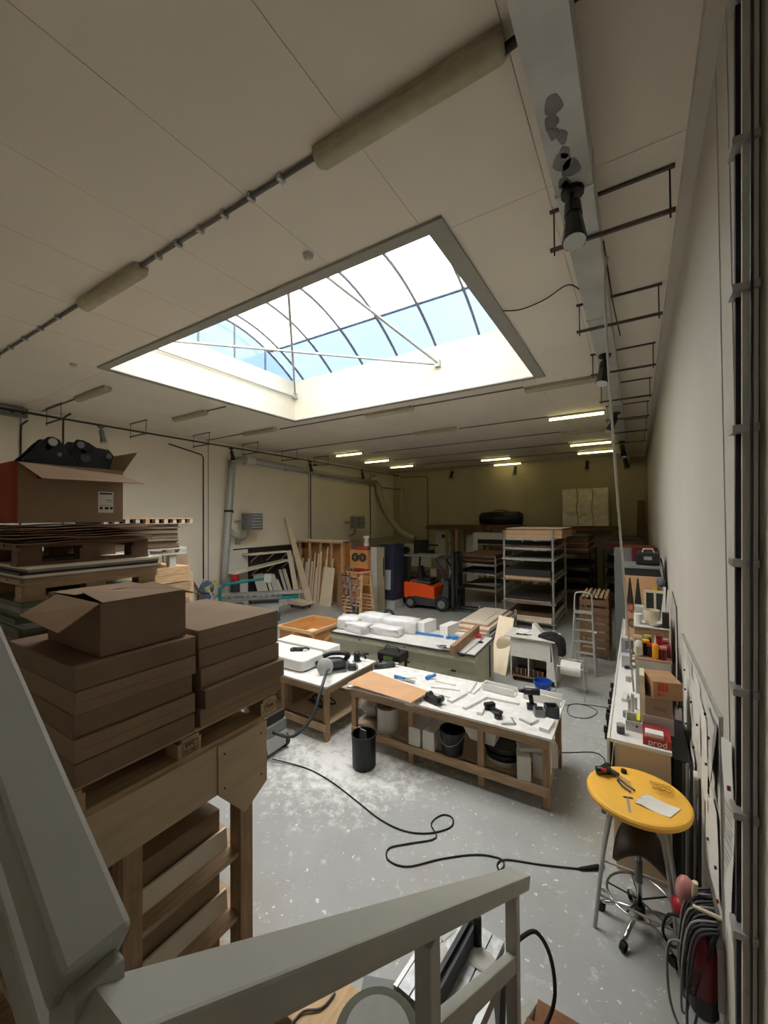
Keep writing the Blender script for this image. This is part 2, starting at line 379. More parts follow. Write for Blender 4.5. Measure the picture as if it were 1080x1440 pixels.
def left_rail():
    t = thing('upper_stair_railing', 'wide grey painted stair handrail rising to the left edge, nearest the viewer', 'railing', (-0.7, 0.3, 0))
    d = Vector((-1, 0, 0.63)).normalized()
    a = Vector((-0.735, 0.30, 2.798)); b = a + d*1.7
    u = d.cross(Vector((0,1,0)))
    M().beam(a, b, 0.098, 0.10).build('handrail', rail_paint, t, bev=0.01)
    M().box(-0.80, -0.705, 0.265, 0.335, 1.9, 2.80).build('post', rail_paint, t, bev=0.006)
    M().beam(a+Vector((-0.02,0,-0.30)), b+Vector((0,0,-0.30)), 0.05, 0.10).build('mid_rail', rail_paint, t, bev=0.006)
    return t
left_rail()
st = thing('staircase', 'brown stair treads and landing beside the right wall, at the bottom edge', 'stairs', (-0.1, 1.5, 0))
M().box(-0.82, 0.36, -1.6, 0.345, 1.84, 1.9).build('landing', tread_m, st)
for i in range(8):
    zz = 1.9-0.2111*(i+1); y0 = 0.35+0.322*i
    M().box(-0.62, 0.36, y0-0.02, y0+0.32, zz-0.05, zz).build('tread', tread_m, st, bev=0.004)
M().beam((0.385, 0.40, 1.71), (0.385, 2.86, 0.06), 0.03, 0.26).build('stringer', rail_paint, st)
# ================================================================== CEILING AND WALL SERVICES
def lamp(name, x, y, lit, label, group=None, src=None, L=1.42):
    t = thing(name, label, 'lamp', (x, y, HC-0.012), 0, group)
    M().box(x-L/2, x+L/2, y-.075, y+.075, HC-.06, HC-.0125).build('housing', lgrey if lit else dirty_lamp, t, bev=0.008)
    if lit:
        M().cyl((x-L/2+.03, y, HC-.095), (x+L/2-.03, y, HC-.095), 0.027, n=10).build('tube', tube_lit, t, smooth=True)
        for s in (-1, 1): M().box(x+s*(L/2-.02)-.02, x+s*(L/2-.02)+.02, y-.03, y+.03, HC-.125, HC-.06).build('tube_holder', lgrey, t)
    else:
        M().rings([[(xx, y+.085*math.cos(a)*k, HC-.06-.075*math.sin(a)*k) for a in [PI*i/8 for i in range(9)]] for xx, k in ((x-L/2,.75),(x-L/2+.04,1),(x+L/2-.04,1),(x+L/2,.75))]).build('cover', dirty_lamp, t, smooth=True)
        for s in (-1, 1): M().box(x+s*.45-.015, x+s*.45+.015, y-.088, y+.088, HC-.075, HC-.055).build('clip', steel, t)
    return t
lamp('ceiling_lamp', -1.31, 2.32, 0, 'large unlit fluorescent lamp with dusty cover at the top centre, nearest one')
lamp('ceiling_lamp', -5.24, 2.30, 0, 'unlit dusty fluorescent lamp at left end of the clipped conduit, before the skylight')
for x, y, w in ((-9.95,4.02,'above the box of black metal parts'), (-9.97,6.28,'left of the skylight corner, second from the left wall'),
    (-9.98,8.6,'below the left corner of the skylight, close to the left wall'), (-5.37,8.85,'directly beyond the middle of the skylight edge'),
    (-1.29,8.97,'beyond the right corner of the skylight, touching the duct'), (-5.35,11.6,'two rows beyond the middle of the skylight'), (-1.35,14.3,'between the lit pairs beside the duct')):
    lamp('ceiling_lamp', x, y, 0, 'unlit slim fluorescent lamp '+w)
for x, y, w in ((-1.35,11.97,'nearest lit lamp, by the duct'), (-1.42,16.8,'upper one of the lit pair beside the duct at the back'), (-1.42,19.1,'lower one of the lit pair beside the duct at the back'),
    (-5.55,18.75,'upper of the pair over the middle of the back wall'), (-5.56,20.8,'lower of the pair over the middle of the back wall'),
    (-10.46,16.1,'middle one of the three over the left back corner'), (-10.45,18.5,'rightmost of the three over the left back corner'), (-10.3,13.7,'leftmost of the three over the left back corner')):
    lamp('lit_ceiling_lamp', x, y, 1, 'lit yellowish fluorescent lamp, '+w)
def conduit(name, pts, r, label, m=conduit_m, clips=(), cat='conduit', group=None):
    t = thing(name, label, cat, pts[0], 0, group)
    M().tube(pts, r, 6).build('pipe', m, t, smooth=True)
    for c in clips: M().box(c[0]-.018, c[0]+.018, c[1]-r*1.7, c[1]+r*1.7, c[2]-r*1.6, HC-.0125 if c[2] > 6 else c[2]+r*1.6).build('clip', steel, t)
    return t
zc = HC-0.012-0.021
conduit('ceiling_conduit', [(-2.02,2.31,zc),(-4.53,2.29,zc)], 0.02, 'grey conduit with clips between the two nearest lamps', clips=[(-2.4-.36*k,2.3,zc) for k in range(6)])
conduit('ceiling_conduit', [(-5.95,2.28,zc),(-12.7,2.23,zc)], 0.02, 'grey conduit with clips running from the second lamp to the left wall', clips=[(-6.6-.6*k,2.26,zc) for k in range(9)])
conduit('ceiling_track', [(-0.72,2.34,HC-.09),(0.40,2.20,HC-.09)], 0.03, 'black lighting track crossing the duct at the top of the picture', black)
for y, x0, x1, w in ((4.03,-12.7,-10.66,'from the left wall to the lamp above the parts box'), (6.3,-9.26,-8.5,'from the lamp left of the skylight'),(8.62,-12.7,-10.69,'at the lamp below the left skylight corner'),(8.85,-4.66,-2.0,'between two unlit lamps along the far skylight edge'),(8.8,-9.27,-6.08,'along the far skylight edge on the left'),
    (11.7,-12.7,-6.06,'two rows beyond the skylight, left part'),(11.85,-4.64,-2.06,'leading to the nearest lit lamp'),(14.2,-9.5,-2.06,'third row beyond the skylight'),(16.5,-9.75,-2.13,'fourth row beyond the skylight'),(18.7,-9.74,-6.26,'fifth row beyond the skylight, left part'),(18.95,-4.84,-2.13,'fifth row beyond the skylight, right part'),(20.8,-12.7,-6.27,'last row before the back wall'),(20.8,-4.85,-.6,'last row before the back wall, right part')):
    conduit('ceiling_conduit', [(x0,y,zc+.005),(x1,y,zc+.005)], 0.016, 'thin grey ceiling conduit '+w)
for (x, y), w in (((-2.89,3.15),'in front of the near skylight edge'),((-8.45,3.12),'by the left skylight corner')):
    t = thing('smoke_detector', 'round white smoke detector on the ceiling '+w, 'detector', (x,y,HC-.012))
    M().lathe([(.055,0),(.055,-.02),(.045,-.03)], (x,y,HC-.0125), 16).build('base', lgrey, t, smooth=False)
    M().lathe([(.036,-.03),(.036,-.055),(.02,-.065)], (x,y,HC-.0125), 16).build('sensor', white_paint, t)
# square duct
ductm = mat('duct_galvanised', 'c2c2bc', 0.45, 0.25, var=0.12, scale=3)
stain = mat('duct_grease_stain', '7c7c7a', 0.45, 0.2, var=0.3, scale=5)
D = thing('ventilation_duct', 'long square galvanised ventilation duct under the ceiling along the right wall', 'duct', (-0.36, 9, 5.94))
yb = [YF+.02, 1.2, 3.3, 5.6, 7.9, 10.2, 12.5, 14.8, 17.1, 19.4, YB-.02]
for a, b in zip(yb, yb[1:]): M().box(-.485, -.235, a+.004, b-.004, 5.94, 6.2).build('duct_section', ductm, D)
for y in yb[1:-1]: M().box(-.492, -.228, y-.012, y+.012, 5.933, 6.207).build('flange', ductm, D)
for k in range(9):
    cx, cy, rr = -0.36+R(-.06,.06), 2.55+k*.085+R(-.03,.03), R(.03,.06)
    M().rings([[(cx+rr*(1+.2*math.sin(3*a+k))*math.cos(a), cy+1.6*rr*(1+.2*math.cos(2*a+k))*math.sin(a), 5.9385) for a in [2*PI*i/14 for i in range(14)]], [(cx+rr*.9*math.cos(a), cy+1.4*rr*math.sin(a), 5.9375) for a in [2*PI*i/14 for i in range(14)]]]).build('grease_patch', stain, D)
# trapeze hangers
hang_m = mat('hanger_steel', '5c564c', 0.5, 0.3)
def hanger(x0, x1, y, zb, label):
    t = thing('trapeze_hanger', label, 'bracket', ((x0+x1)/2, y, HC-.012))
    for z0, zt_ in ((zb-.03, zb), (HC-.036, HC-.0125)): M().box(x0, x1, y-.014, y+.014, z0, zt_).build('rail', hang_m, t)
    for x in (x0+.035, x1-.035): M().cyl((x, y, zb-.07), (x, y, HC-.03), 0.007, n=6).build('rod', dark_steel, t)
wd = ('nearest to the viewer, below the first spotlight','second from the viewer, by the hanging cord','third from the viewer','fourth from the viewer, by the unlit lamp','fifth from the viewer','sixth from the viewer','seventh from the viewer, near the back')
for k in range(7): hanger(-.63, .30, 3.9+1.92*k, 5.94, 'steel trapeze hanger under the square duct, '+wd[k])
wd = ('first from the left edge','second from the left edge','third from the left edge','fourth from the left edge','fifth from the left edge','sixth from the left edge')
for k in range(6): hanger(-12.35, -11.45, 4.0+1.95*k, 5.92, 'thin U shaped steel hanger along the left wall, '+wd[k])
conduit('electrical_conduit', [(XL+.5,2.2,6.08),(XL+.5,21.3,6.08)], 0.03, 'long dark pipe running just below the ceiling along the left wall', conduit_d)
# vertical conduits on the left wall
for (y, zt, zb), w in (((3.62,5.9,2.0),'behind the box of black metal parts, left one'),((4.48,6.25,2.2),'behind the box of black metal parts, right one'),((13.95,6.0,2.5),'left of the leaning timber rack'),((18.85,5.9,1.9),'behind the flexible hose')):
    conduit('electrical_conduit', [(XL+.03,y,zb),(XL+.03,y,zt-.2),(XL+.06,y,zt-.05),(XL+.45,y,zt+.0)], 0.024, 'dark vertical conduit on the left wall '+w, conduit_d)
conduit('electrical_conduit', [(XL+.03,8.52,0.3),(XL+.03,8.52,5.65),(XL+.03,8.45,5.75),(XL+.03,7.3,5.95)], 0.022, 'dark bent conduit dropping down the left wall beside the stacked boards', conduit_d)
conduit('electrical_conduit', [(-10.4,YB-.03,0.9),(-10.4,YB-.03,5.9),(-10.45,YB-.03,5.95),(-12.2,YB-.03,6.0)], 0.022, 'dark conduit on the back wall ending beside the white doors', conduit_d)
conduit('electrical_conduit', [(XL+.03,19.3,5.32),(XL+.03,YB-.15,5.32),(XL+.1,YB-.05,5.3),(-12.0,YB-.03,5.25)], 0.035, 'grey pipe turning around the left back corner', conduit_m)
tag(M().box(-12.2,-12.1,YB-.07,YB,3.3,5.3).build('cable_trunking', mat('trunking_white','c8c0ac',0.6)), 'pale vertical trunking in the left back corner', 'trunking')
# dark control box at the top left
t = thing('control_box', 'small grey control box with dark openings high on the left wall, left edge', 'box', (XL+.1,3.45,6.0))
M().box(XL, XL+.18, 3.2, 3.72, 6.02, 6.24).build('body', mgrey, t, bev=0.01)
for y in (3.42, 3.62): M().cyl((XL+.18,y,6.13),(XL+.195,y,6.13),.045).build('knob', black, t)
# flood spots
def spot(p, d, label, mount, sc=1.0, dark=True, group=None):
    p = Vector(p); t = thing('spotlight', label, 'spotlight', p, 0, group); m1 = black if dark else mgrey
    mv = Vector(mount)
    M().cyl(p, p+mv*.03*sc, .07*sc, n=14).build('mount', m1, t)
    d = Vector(d).normalized(); a = p+mv*.06*sc
    M().beam(p+mv*.02*sc, a+d*.12*sc, .025*sc, .05*sc).build('arm', m1, t)
    b = a+d*.14*sc; c = b+d*.2*sc
    M().cyl(a+d*.04*sc, b, .05*sc, .055*sc, n=14).build('driver_case', m1, t)
    M().cyl(b, c, .05*sc, .075*sc, n=8).build('head', m1, t)
    M().cyl(c, c+d*.006, .066*sc, n=16).build('lens', glow_white, t)
spot((-.37,3.28,5.94), (.05,-.25,-1), 'black spotlight hanging from the stained part of the square duct, nearest', (0,0,-1), 1.15)
spot((-.37,6.9,5.94), (-.1,-.3,-1), 'silver lensed spotlight under the duct by the hanging cord', (0,0,-1), 1.2)
spot((-.37,10.9,5.94), (-.4,-.4,-1), 'tilted black spotlight under the duct beyond the nearest lit lamp', (0,0,-1), 1.3)
spot((-.37,15.2,5.94), (.1,-.3,-1), 'black spotlight under the duct beside the lit lamp pair', (0,0,-1), 1.4)
spot((-.37,18.6,5.94), (.2,-.3,-1), 'farthest black spotlight under the duct, at the back wall', (0,0,-1), 1.5)
for y, w in ((5.16,'above the open box of metal parts'),(9.3,'above the silver extraction pipe'),(13.4,'above the leaning timbers'),(17.4,'above the wall fan beside the timber rack')):
    spot((XL+.5,y,6.05), (.2,.1,-1), 'small flood spotlight on the left wall pipe '+w, (0,0,-1), 1.15, dark=y > 6)
for x, w in ((-8.85,'left one, above the white doors'),(-5.32,'middle one, above the black bag'),(-1.95,'right one, above the wrapped crate')):
    spot((x,YB,6.1), (0,-.5,-1), 'small dark flood spotlight on the back wall, '+w, (0,-1,0), 1.3)
tag(M().tube([(-.2,4.35,5.97),(-.22,4.3,5.6),(-.2,4.6,4.6),(-.12,5.3,2.6),(-.06,5.85,1.35)], .012, 6, 6).build('hanging_cord', mat('pale_cord','b4aea2',0.6)), 'long pale cord hanging from the duct down to the right workbench', 'cord')
tag(M().tube([(-1.56,5.37,6.28),(-1.28,5.48,6.26),(-0.95,5.38,6.25),(-0.63,5.09,6.2),(-.49,5.3,6.15)], .008, 5, 5).build('ceiling_cable', black), 'thin black cable looping from the skylight corner to the duct', 'cable')
tag(M().tube([(-.225,4.3,6.1),(-.2,5.2,6.0),(-.19,5.9,6.08),(-.15,6.3,5.95)], .008, 5, 5).build('duct_cable', black), 'thin black cable hanging along the right side of the duct', 'cable')

# extraction pipe on the left wall
E_ = thing('extraction_pipe', 'silver extraction pipe bending from the green saw up and along the left wall', 'pipe', (-12.55,9.8,3))
r_ = .13
lo = (-12.35,9.05,1.2); hi = (-12.5,9.52,5.3)
M().tube([lo, hi, (-12.52,9.62,5.58), (-12.52,9.82,5.72), (-12.52,10.15,5.76)], r_, 12, 4).build('riser', galv, E_, smooth=True)
M().cyl((-12.52,10.1,5.76),(-12.52,10.5,5.76),.19,n=16).build('flange', white_paint, E_)
M().tube([(-12.52,10.5,5.75),(-12.55,19.1,5.5)], r_, 12).build('main_pipe', galv, E_, smooth=True)
for y in (12.2,14.4,16.7): M().cyl((-12.53,y,5.72-.028*(y-10.5)),(-12.53,y+.06,5.72-.028*(y-10.5)),.145,n=14).build('collar', galv, E_)
M().cyl((-12.44,9.34,3.75),(-12.445,9.35,3.83),.16,n=12).build('collar', dark_steel, E_)
M().tube([(-12.41,9.28,3.2),(-12.4,9.5,2.95),(-12.4,9.85,2.85)], .10, 10, 4).build('branch_pipe', galv, E_, smooth=True)
F_ = thing('flexible_hose', 'pale flexible hose dropping diagonally from the wall pipe to the grey machine', 'hose', (-12.3,19.3,5))
M().tube([(-12.55,19.1,5.5),(-12.52,19.35,5.35),(-12.45,19.45,4.7),(-12.1,19.6,3.8),(-11.3,19.85,2.75),(-10.5,20.0,2.35)], .19, 10, 8).build('hose', mat('hose_cream','a89e88',0.6,var=0.12,scale=30), F_, smooth=True)
# fan heaters
for y, zz, w in ((10.15,3.42,'beside the silver extraction pipe'),(16.86,3.3,'beyond the timber rack')):
    t = thing('fan_heater', 'grey louvred fan heater on the left wall '+w, 'heater', (XL+.4,y,zz-.3))
    M().box(XL+.35, XL+.85, y-.3, y+.28, zz-.3, zz+.3).build('body', mgrey, t, bev=0.015)
    for k in range(5): M().cbox((XL+.87,y,zz-.22+.11*k),(.05,.5,.02),0,0,.5).build('louvre', lgrey, t)
    M().box(XL, XL+.4, y-.34, y-.3, zz-.05, zz+.05).build('bracket', steel, t)
    M().tube([(XL+.5,y-.1,zz-.3),(XL+.45,y-.12,zz-.55),(XL+.1,y-.1,zz-.7)], .05, 8, 3).build('pipe', steel, t)
# skirting of the left wall: plinth
struct(M().box(XL, XL+.05, 12.9, YB, 0, 2.4).build('trim_4', mat('plinth_cream','b8b09c',0.8,var=0.05)))
# slotted cable ladder on the right wall
Lr = thing('cable_ladder', 'tall dark rail with clamps and white pipe on the right wall', 'rail', (0.42,2.5,0.2))
pb, pt = Vector((0.40,2.62,0.05)), Vector((0.40,2.03,6.2))
M().beam(pb, pt, 0.03, 0.075, (1,0,0)).build('channel', black, Lr)
dv = Vector((0,-.055,0))
M().beam(pb+dv, pt+dv, 0.02, 0.05, (1,0,0)).build('pipe', white_paint, Lr)
M().cyl(pb+dv*1.6, pt+dv*1.6, .006, n=6).build('cable', dgrey, Lr)
for k in range(11):
    c = pb.lerp(pt, (0.45+.565*k)/6.2)
    M().cbox(c+Vector((-.015,-.03,0)), (.085,.10,.03)).build('clamp', steel, Lr)
# ================================================================== LEFT: RACK WITH FLAT CARTONS
RK = thing('timber_rack', 'tall pine rack with plywood rim carrying the flat cartons, left foreground', 'rack', (-2.4,1.2,0))
DZ = 2.24
M().box(-2.84,-2.02,.60,1.76,DZ-.04,DZ-.001).build('deck', pine, RK)
M().box(-2.02,-1.995,.60,1.42,1.97,DZ+.0).build('rim_board', ply, RK, bev=.002)
M().hexa([(-2.02,1.42,2.24),(-2.02,1.765,2.24),(-2.02,1.765,1.87),(-2.02,1.60,1.77),(-2.02,1.42,1.97)],[(-1.985,1.42,2.24),(-1.985,1.765,2.24),(-1.985,1.765,1.87),(-1.985,1.60,1.77),(-1.985,1.42,1.97)]).build('corner_gusset', ply, RK)
for y, z in ((1.46,2.18),(1.72,2.18),(1.46,1.99),(1.72,1.93)): M().cyl((-1.986,y,z),(-1.983,y,z),.006,n=8).build('screw', dark_steel, RK)
for x in (-2.10,-2.80):
    for y in (.66,1.00,1.655): M().box(x-.04,x+.06,y-.045,y+.045,0,DZ-.04).build('post', pine_z, RK, bev=.004)
M().box(-2.84,-2.82,.60,1.76,1.97,DZ-.001).build('rim_board', ply, RK)
M().box(-2.8,-2.06,1.72,1.745,1.97,DZ-.04).build('rim_board', ply, RK)
for z in (.35,.75,1.13,1.5): M().box(-2.78,-2.06,.62,1.70,z-.03,z).build('shelf', pine, RK)
pz = [.352,.752,1.132,1.502]
for k, z in enumerate(pz):
    for j, (x0,x1,h) in enumerate(((-2.72,-2.46,.26),(-2.44,-2.2,.22),(-2.185,-2.165,.12))):
        if j < 2:
            tag(M().box(x0,x1,.72,1.58,z,z+h).build('flat_carton', card), 'brown carton at the %s of the %s rack shelf under the flat cartons' % (('back','middle')[j], ('lowest','second','third','top')[k]), 'box', 'cartons on the rack shelves')
        else:
            tag(M().hexa([(-2.17,1.09,z),(-2.15,1.09,z),(-2.15,1.60,z),(-2.17,1.60,z)],[(-2.175,1.09,z+.11),(-2.16,1.09,z+.11),(-2.16,1.6,z+.11),(-2.175,1.6,z+.11)]).build('white_plank', pale_board), 'pale plank standing on edge at the front of the %s rack shelf' % ('lowest','second','third','top')[k], 'plank', 'planks on the rack shelves')
def pallet(name, label, loc, rz=0, L=1.2, Wd=.8, wood=pine, group=None, h=.144, nb=3):
    t = thing(name, label, 'pallet', loc, rz, group)
    for i in range(5): 
        x = -Wd/2+Wd*(i+.5)/5
        M().box(x-Wd*.09,x+Wd*.09,-L/2,L/2,h-.022,h).build('deck_board', wood, t, local=True)
    for j in range(3):
        y = -L/2+.07+(L-.14)*j/2
        M().box(-Wd/2,Wd/2,y-.05,y+.05,h-.044,h-.0225).build('stringer_board', wood, t, local=True)
        for i in range(nb):
            x = -Wd/2+.06+(Wd-.12)*i/(nb-1)
            M().box(x-.055,x+.055,y-.065,y+.065,.0225,h-.0445).build('block', wood, t, local=True)
    for i in range(nb):
        x = -Wd/2+.06+(Wd-.12)*i/(nb-1)
        M().box(x-.055,x+.055,-L/2,L/2,0,.022).build('bottom_board', wood, t, local=True)
    return t
P0 = pallet('pallet', 'stamped pine pallet under the two columns of flat cartons', (-2.42,1.27,DZ), 0, 1.22, .82, pine)
for y, s_ in ((1.27,0),(1.815,1)):
    if s_ == 0:
        f = M()
        for a in (-.042,.042): f.box(-2.0099,-2.0085,y+a-.0015,y+a+.0015,DZ+.035,DZ+.095)
        for a in (.035,.095): f.box(-2.0099,-2.0085,y-.042,y+.042,DZ+a-.0015,DZ+a+.0015)
        f.build('stamp_frame', mat('stamp_red','4a1a10'), P0)
        text_part('IPPC', .03, frame_mtx((-2.009,y,DZ+.078),(0,1,0),(0,0,1)), mat('stamp_red','4a1a10'), P0, 'stamp')
        text_part('EU HT', .024, frame_mtx((-2.009,y,DZ+.05),(0,1,0),(0,0,1)), mat('stamp_red','4a1a10'), P0, 'stamp')
    else:
        M().tube([(-2.009,y+.045*math.cos(a),DZ+.066+.032*math.sin(a)) for a in [2*PI*i/20 for i in range(21)]], .0015, 4).build('stamp_oval', mat('stamp_red','4a1a10'), P0)
        text_part('EUR', .03, frame_mtx((-2.009,y,DZ+.066),(0,1,0),(0,0,1)), mat('stamp_red','4a1a10'), P0, 'stamp')
z0 = DZ+.1445
words = ('lowest','second lowest','middle','second highest','topmost')
for col, (y0, y1, zt) in enumerate(((.745,1.295,2.885),(1.315,1.885,2.905))):
    hh = (zt-z0)/5
    for k in range(5):
        a, b, c = R(-.012,.012), R(-.015,.012), R(-.008,.008)
        if col == 1 and k == 1: a = .045
        z = z0+hh*k
        t = thing('flat_carton', '%s flat brown carton in the %s column on the rack' % (words[k], 'left' if col == 0 else 'right'), 'box', (-2.4,(y0+y1)/2,z), 0, 'flat cartons on the timber rack')
        M().box(-2.77+a,-2.0+a,y0+(max(c,0)),y1+min(b,0),z,z+hh-.004).build('carton_body', card if (k+col)%2 else card_dark, t, bev=.004)
        M().box(-2.5+a,-2.497+a,y0+max(c,0)+.01,y1-.02,z+hh-.004,z+hh-.0032).build('lid_seam', card_dark, t)
        M().box(-2.0+a-.003,-1.9985+a,y0+.03,y1-.03,z+hh*.45,z+hh*.45+.004).build('side_seam', card_dark, t)
def open_box(name, label, x0,x1,y0,y1,z0,z1, m, flaps, th=.006):
    t = thing(name, label, 'box', ((x0+x1)/2,(y0+y1)/2,z0))
    M().box(x0,x1,y0,y1,z0,z0+th).build('bottom', m, t)
    M().box(x1-th,x1,y0,y1,z0+th,z1).build('side', m, t); M().box(x0,x0+th,y0,y1,z0+th,z1).build('side', m, t)
    M().box(x0+th,x1-th,y0,y0+th,z0+th,z1).build('side', m, t); M().box(x0+th,x1-th,y1-th,y1,z0+th,z1).build('side', m, t)
    for fp, mm in flaps:
        nrm = (Vector(fp[1])-Vector(fp[0])).cross(Vector(fp[-1])-Vector(fp[0])).normalized()*.004
        M().prism(fp, nrm).build('flap', mm, t)
    return t
zb = 2.8865
OB = open_box('open_carton', 'open brown cardboard box with raised flaps on top of the left carton column', -2.62,-2.04,.86,1.262,zb,3.125, card_dark, [
    (((-2.045,.86,3.126),(-2.50,.86,3.126),(-2.46,.70,3.055),(-2.03,.70,3.035)), card_in),
    (((-2.04,.87,3.127),(-2.04,1.25,3.127),(-2.33,1.24,3.150),(-2.34,1.08,3.13),(-2.33,.90,3.145)), card_in),
    (((-2.61,1.258,3.125),(-2.05,1.258,3.125),(-2.08,1.38,3.08),(-2.58,1.38,3.08)), card_in),
    (((-2.62,.87,3.127),(-2.62,1.25,3.127),(-2.36,1.24,3.135),(-2.36,.88,3.135)), card_in)])
# ------------------------------------------------------------------ tower of sheets and pallets behind it
ORD = ['lowest','second','third','fourth','fifth','sixth','seventh','eighth','ninth','tenth','eleventh','twelfth','thirteenth','fourteenth','fifteenth','sixteenth']+['%dth' % i for i in range(17,40)]
def ordl(lab, k, n): return lab if n == 1 else lab+(', lowest' if k == 0 else ', topmost' if k == n-1 else ', %s from below' % ORD[k])
def stack(x0,x1,y0,y1,z0,z1,n,mats,name,label,cat,group,jit=.02,wav=False):
    h = (z1-z0)/n
    for k in range(n):
        a, b, c, d = [R(-jit,jit) for _ in range(4)]
        z = z0+h*k
        if wav:
            m = M(); m.grid((x0+a,y0+c,z+h*.5),(x1-x0,0,0),(0,y1-y0+d,0),6,10,lambda u,v: (0,0,.3*h*math.sin(9*v+u*4+k)))
            ob = m.build(name, mats[k%len(mats)], solid=h*.35)
        else:
            ob = M().box(x0+a,x1+b,y0+c,y1+d,z,z+h-.0008).build(name, mats[k%len(mats)])
        tag(ob, ordl(label, k, n), cat, group)
TX0, TX1, TY0, TY1 = -4.66, -3.42, .96, 1.82
z = 0
pallet('pallet', 'lowest pallet at the foot of the tall sheet tower at far left, on the floor', (-4.04,1.39,0), 0, .86*1.0, 1.24, old_wood)
stack(TX0,TX1,TY0,TY1,.145,2.30,24,[board_brown,board_green,board_dark,card_dark],'board','thick board in the lower part of the tall tower at far left','board','boards low in the left tower')
pallet('pallet', 'dark pallet under the green boards of the tall tower at far left', (-4.04,1.39,2.30), 0, .86, 1.24, old_wood)
stack(TX0+.05,TX1-.02,TY0+.04,TY1+.02,2.4445,2.76,7,[board_brown,card_dark],'board','reddish brown board under the green boards in the tall tower','board','red brown boards in the left tower')
stack(TX0,TX1+.02,TY0,TY1+.02,2.76,2.965,6,[board_green,board_grey,board_green],'board','green edged board below the pine pallet in the tall tower','board','green boards in the left tower')
pallet('pallet', 'light pine pallet with a wide side board in the middle of the tall tower', (-4.04,1.42,2.965), 0, .88, 1.22, pine)
tag(M().box(-3.428,-3.41,1.0,1.86,3.045,3.11).build('side_plank', pine), 'light pine plank lying along the middle pallet of the tall tower', 'plank')
stack(TX0,TX1+.03,TY0+.02,TY1+.05,3.1105,3.20,5,[board_grey,pale_board,board_dark],'board','thin grey board between the two upper pallets of the tall tower','board','thin boards in the left tower',.03)
pallet('pallet', 'dark uppermost pallet of the tall tower at far left, black blocks showing', (-4.04,1.38,3.2005), 0, .84, 1.22, board_brown)
stack(TX0+.02,TX1+.04,TY0,TY1-.02,3.345,3.478,8,[card_in,board_brown,card_in],'cardboard_sheet','wavy cardboard sheet under the box of black metal parts','sheet','wavy sheets on the left tower',.03,True)
BX = open_box('carton_with_parts', 'open cardboard box with orange-lit end and shipping label, holding black metal parts, top left', -4.22,-3.46,.945,1.615,3.487,3.895, card, [
    (((-3.455,.97,3.895),(-3.455,1.61,3.86),(-3.36,1.73,3.795),(-3.33,1.06,3.785)), card_in),
    (((-3.47,1.612,3.87),(-3.95,1.612,3.87),(-4.0,1.72,4.06),(-3.5,1.74,4.06)), card_in),
    (((-4.215,.97,3.895),(-4.215,1.6,3.895),(-4.34,1.6,3.84),(-4.34,.97,3.84)), card_in)])
M().box(-4.22,-3.46,.941,.9448,3.488,3.895).build('warm_cast_end', card_warm_cast, BX)  # thin panels paint the orange light falling on this end of the box
M().box(-3.4598,-3.458,.946,.97,3.488,3.89).build('warm_cast_edge', card_warm_cast, BX)
lb = M().box(-3.4598,-3.4575,1.44,1.545,3.56,3.72).build('shipping_label', print_wh, BX)
for zz, a, b, h_ in ((3.7,1.45,1.535,.012),(3.655,1.49,1.54,.004),(3.64,1.50,1.54,.003),(3.585,1.45,1.47,.02),(3.585,1.485,1.51,.02),(3.585,1.52,1.54,.02),(3.615,1.45,1.535,.003)):
    M().box(-3.4575,-3.457,a,b,zz,zz+h_).build('label_print', print_dark, lb)
M().box(-3.4598,-3.458,1.07,1.11,3.79,3.83).build('red_mark', darkred, BX)
def plate(x, pts, th, holes, t, nm='side_plate'):
    M().prism([(x,y,z) for y,z in pts], (th,0,0)).build(nm, black_paint, t, bev=.004)
    for y, zz, rr, mm in holes: M().cyl((x+th,y,zz),(x+th+.008,y,zz),rr,n=14).build('bore', mm, t)
for i, (x, off, wd) in enumerate(((-3.60,0,'left'),(-3.66,.30,'right'))):
    t = thing('quick_hitch', 'black steel bracket with round bores standing in the box, %s one' % wd, 'metal part', (x,1.15+off,3.5))
    if i == 0: pts = [(1.03,3.55),(1.03,3.93),(1.08,3.99),(1.13,4.06),(1.17,4.105),(1.20,4.11),(1.235,4.095),(1.27,4.04),(1.34,3.93),(1.34,3.55)]; ho = [(1.195,4.07,.028,glow_white),(1.235,3.985,.015,mgrey)]
    else: pts = [(1.33,3.55),(1.33,4.03),(1.345,4.09),(1.37,4.125),(1.41,4.125),(1.45,4.11),(1.50,4.08),(1.59,4.075),(1.625,4.03),(1.60,3.93),(1.60,3.55)]; ho = [(1.39,4.085,.026,mgrey),(1.42,3.99,.035,dgrey),(1.585,4.02,.022,mgrey)]
    plate(x, pts, .03, ho, t); plate(x-.16, pts, .03, [], t)
    M().cyl((x-.15,pts[4][0],4.03),(x+.03,pts[4][0],4.03),.02).build('pin', mgrey, t)
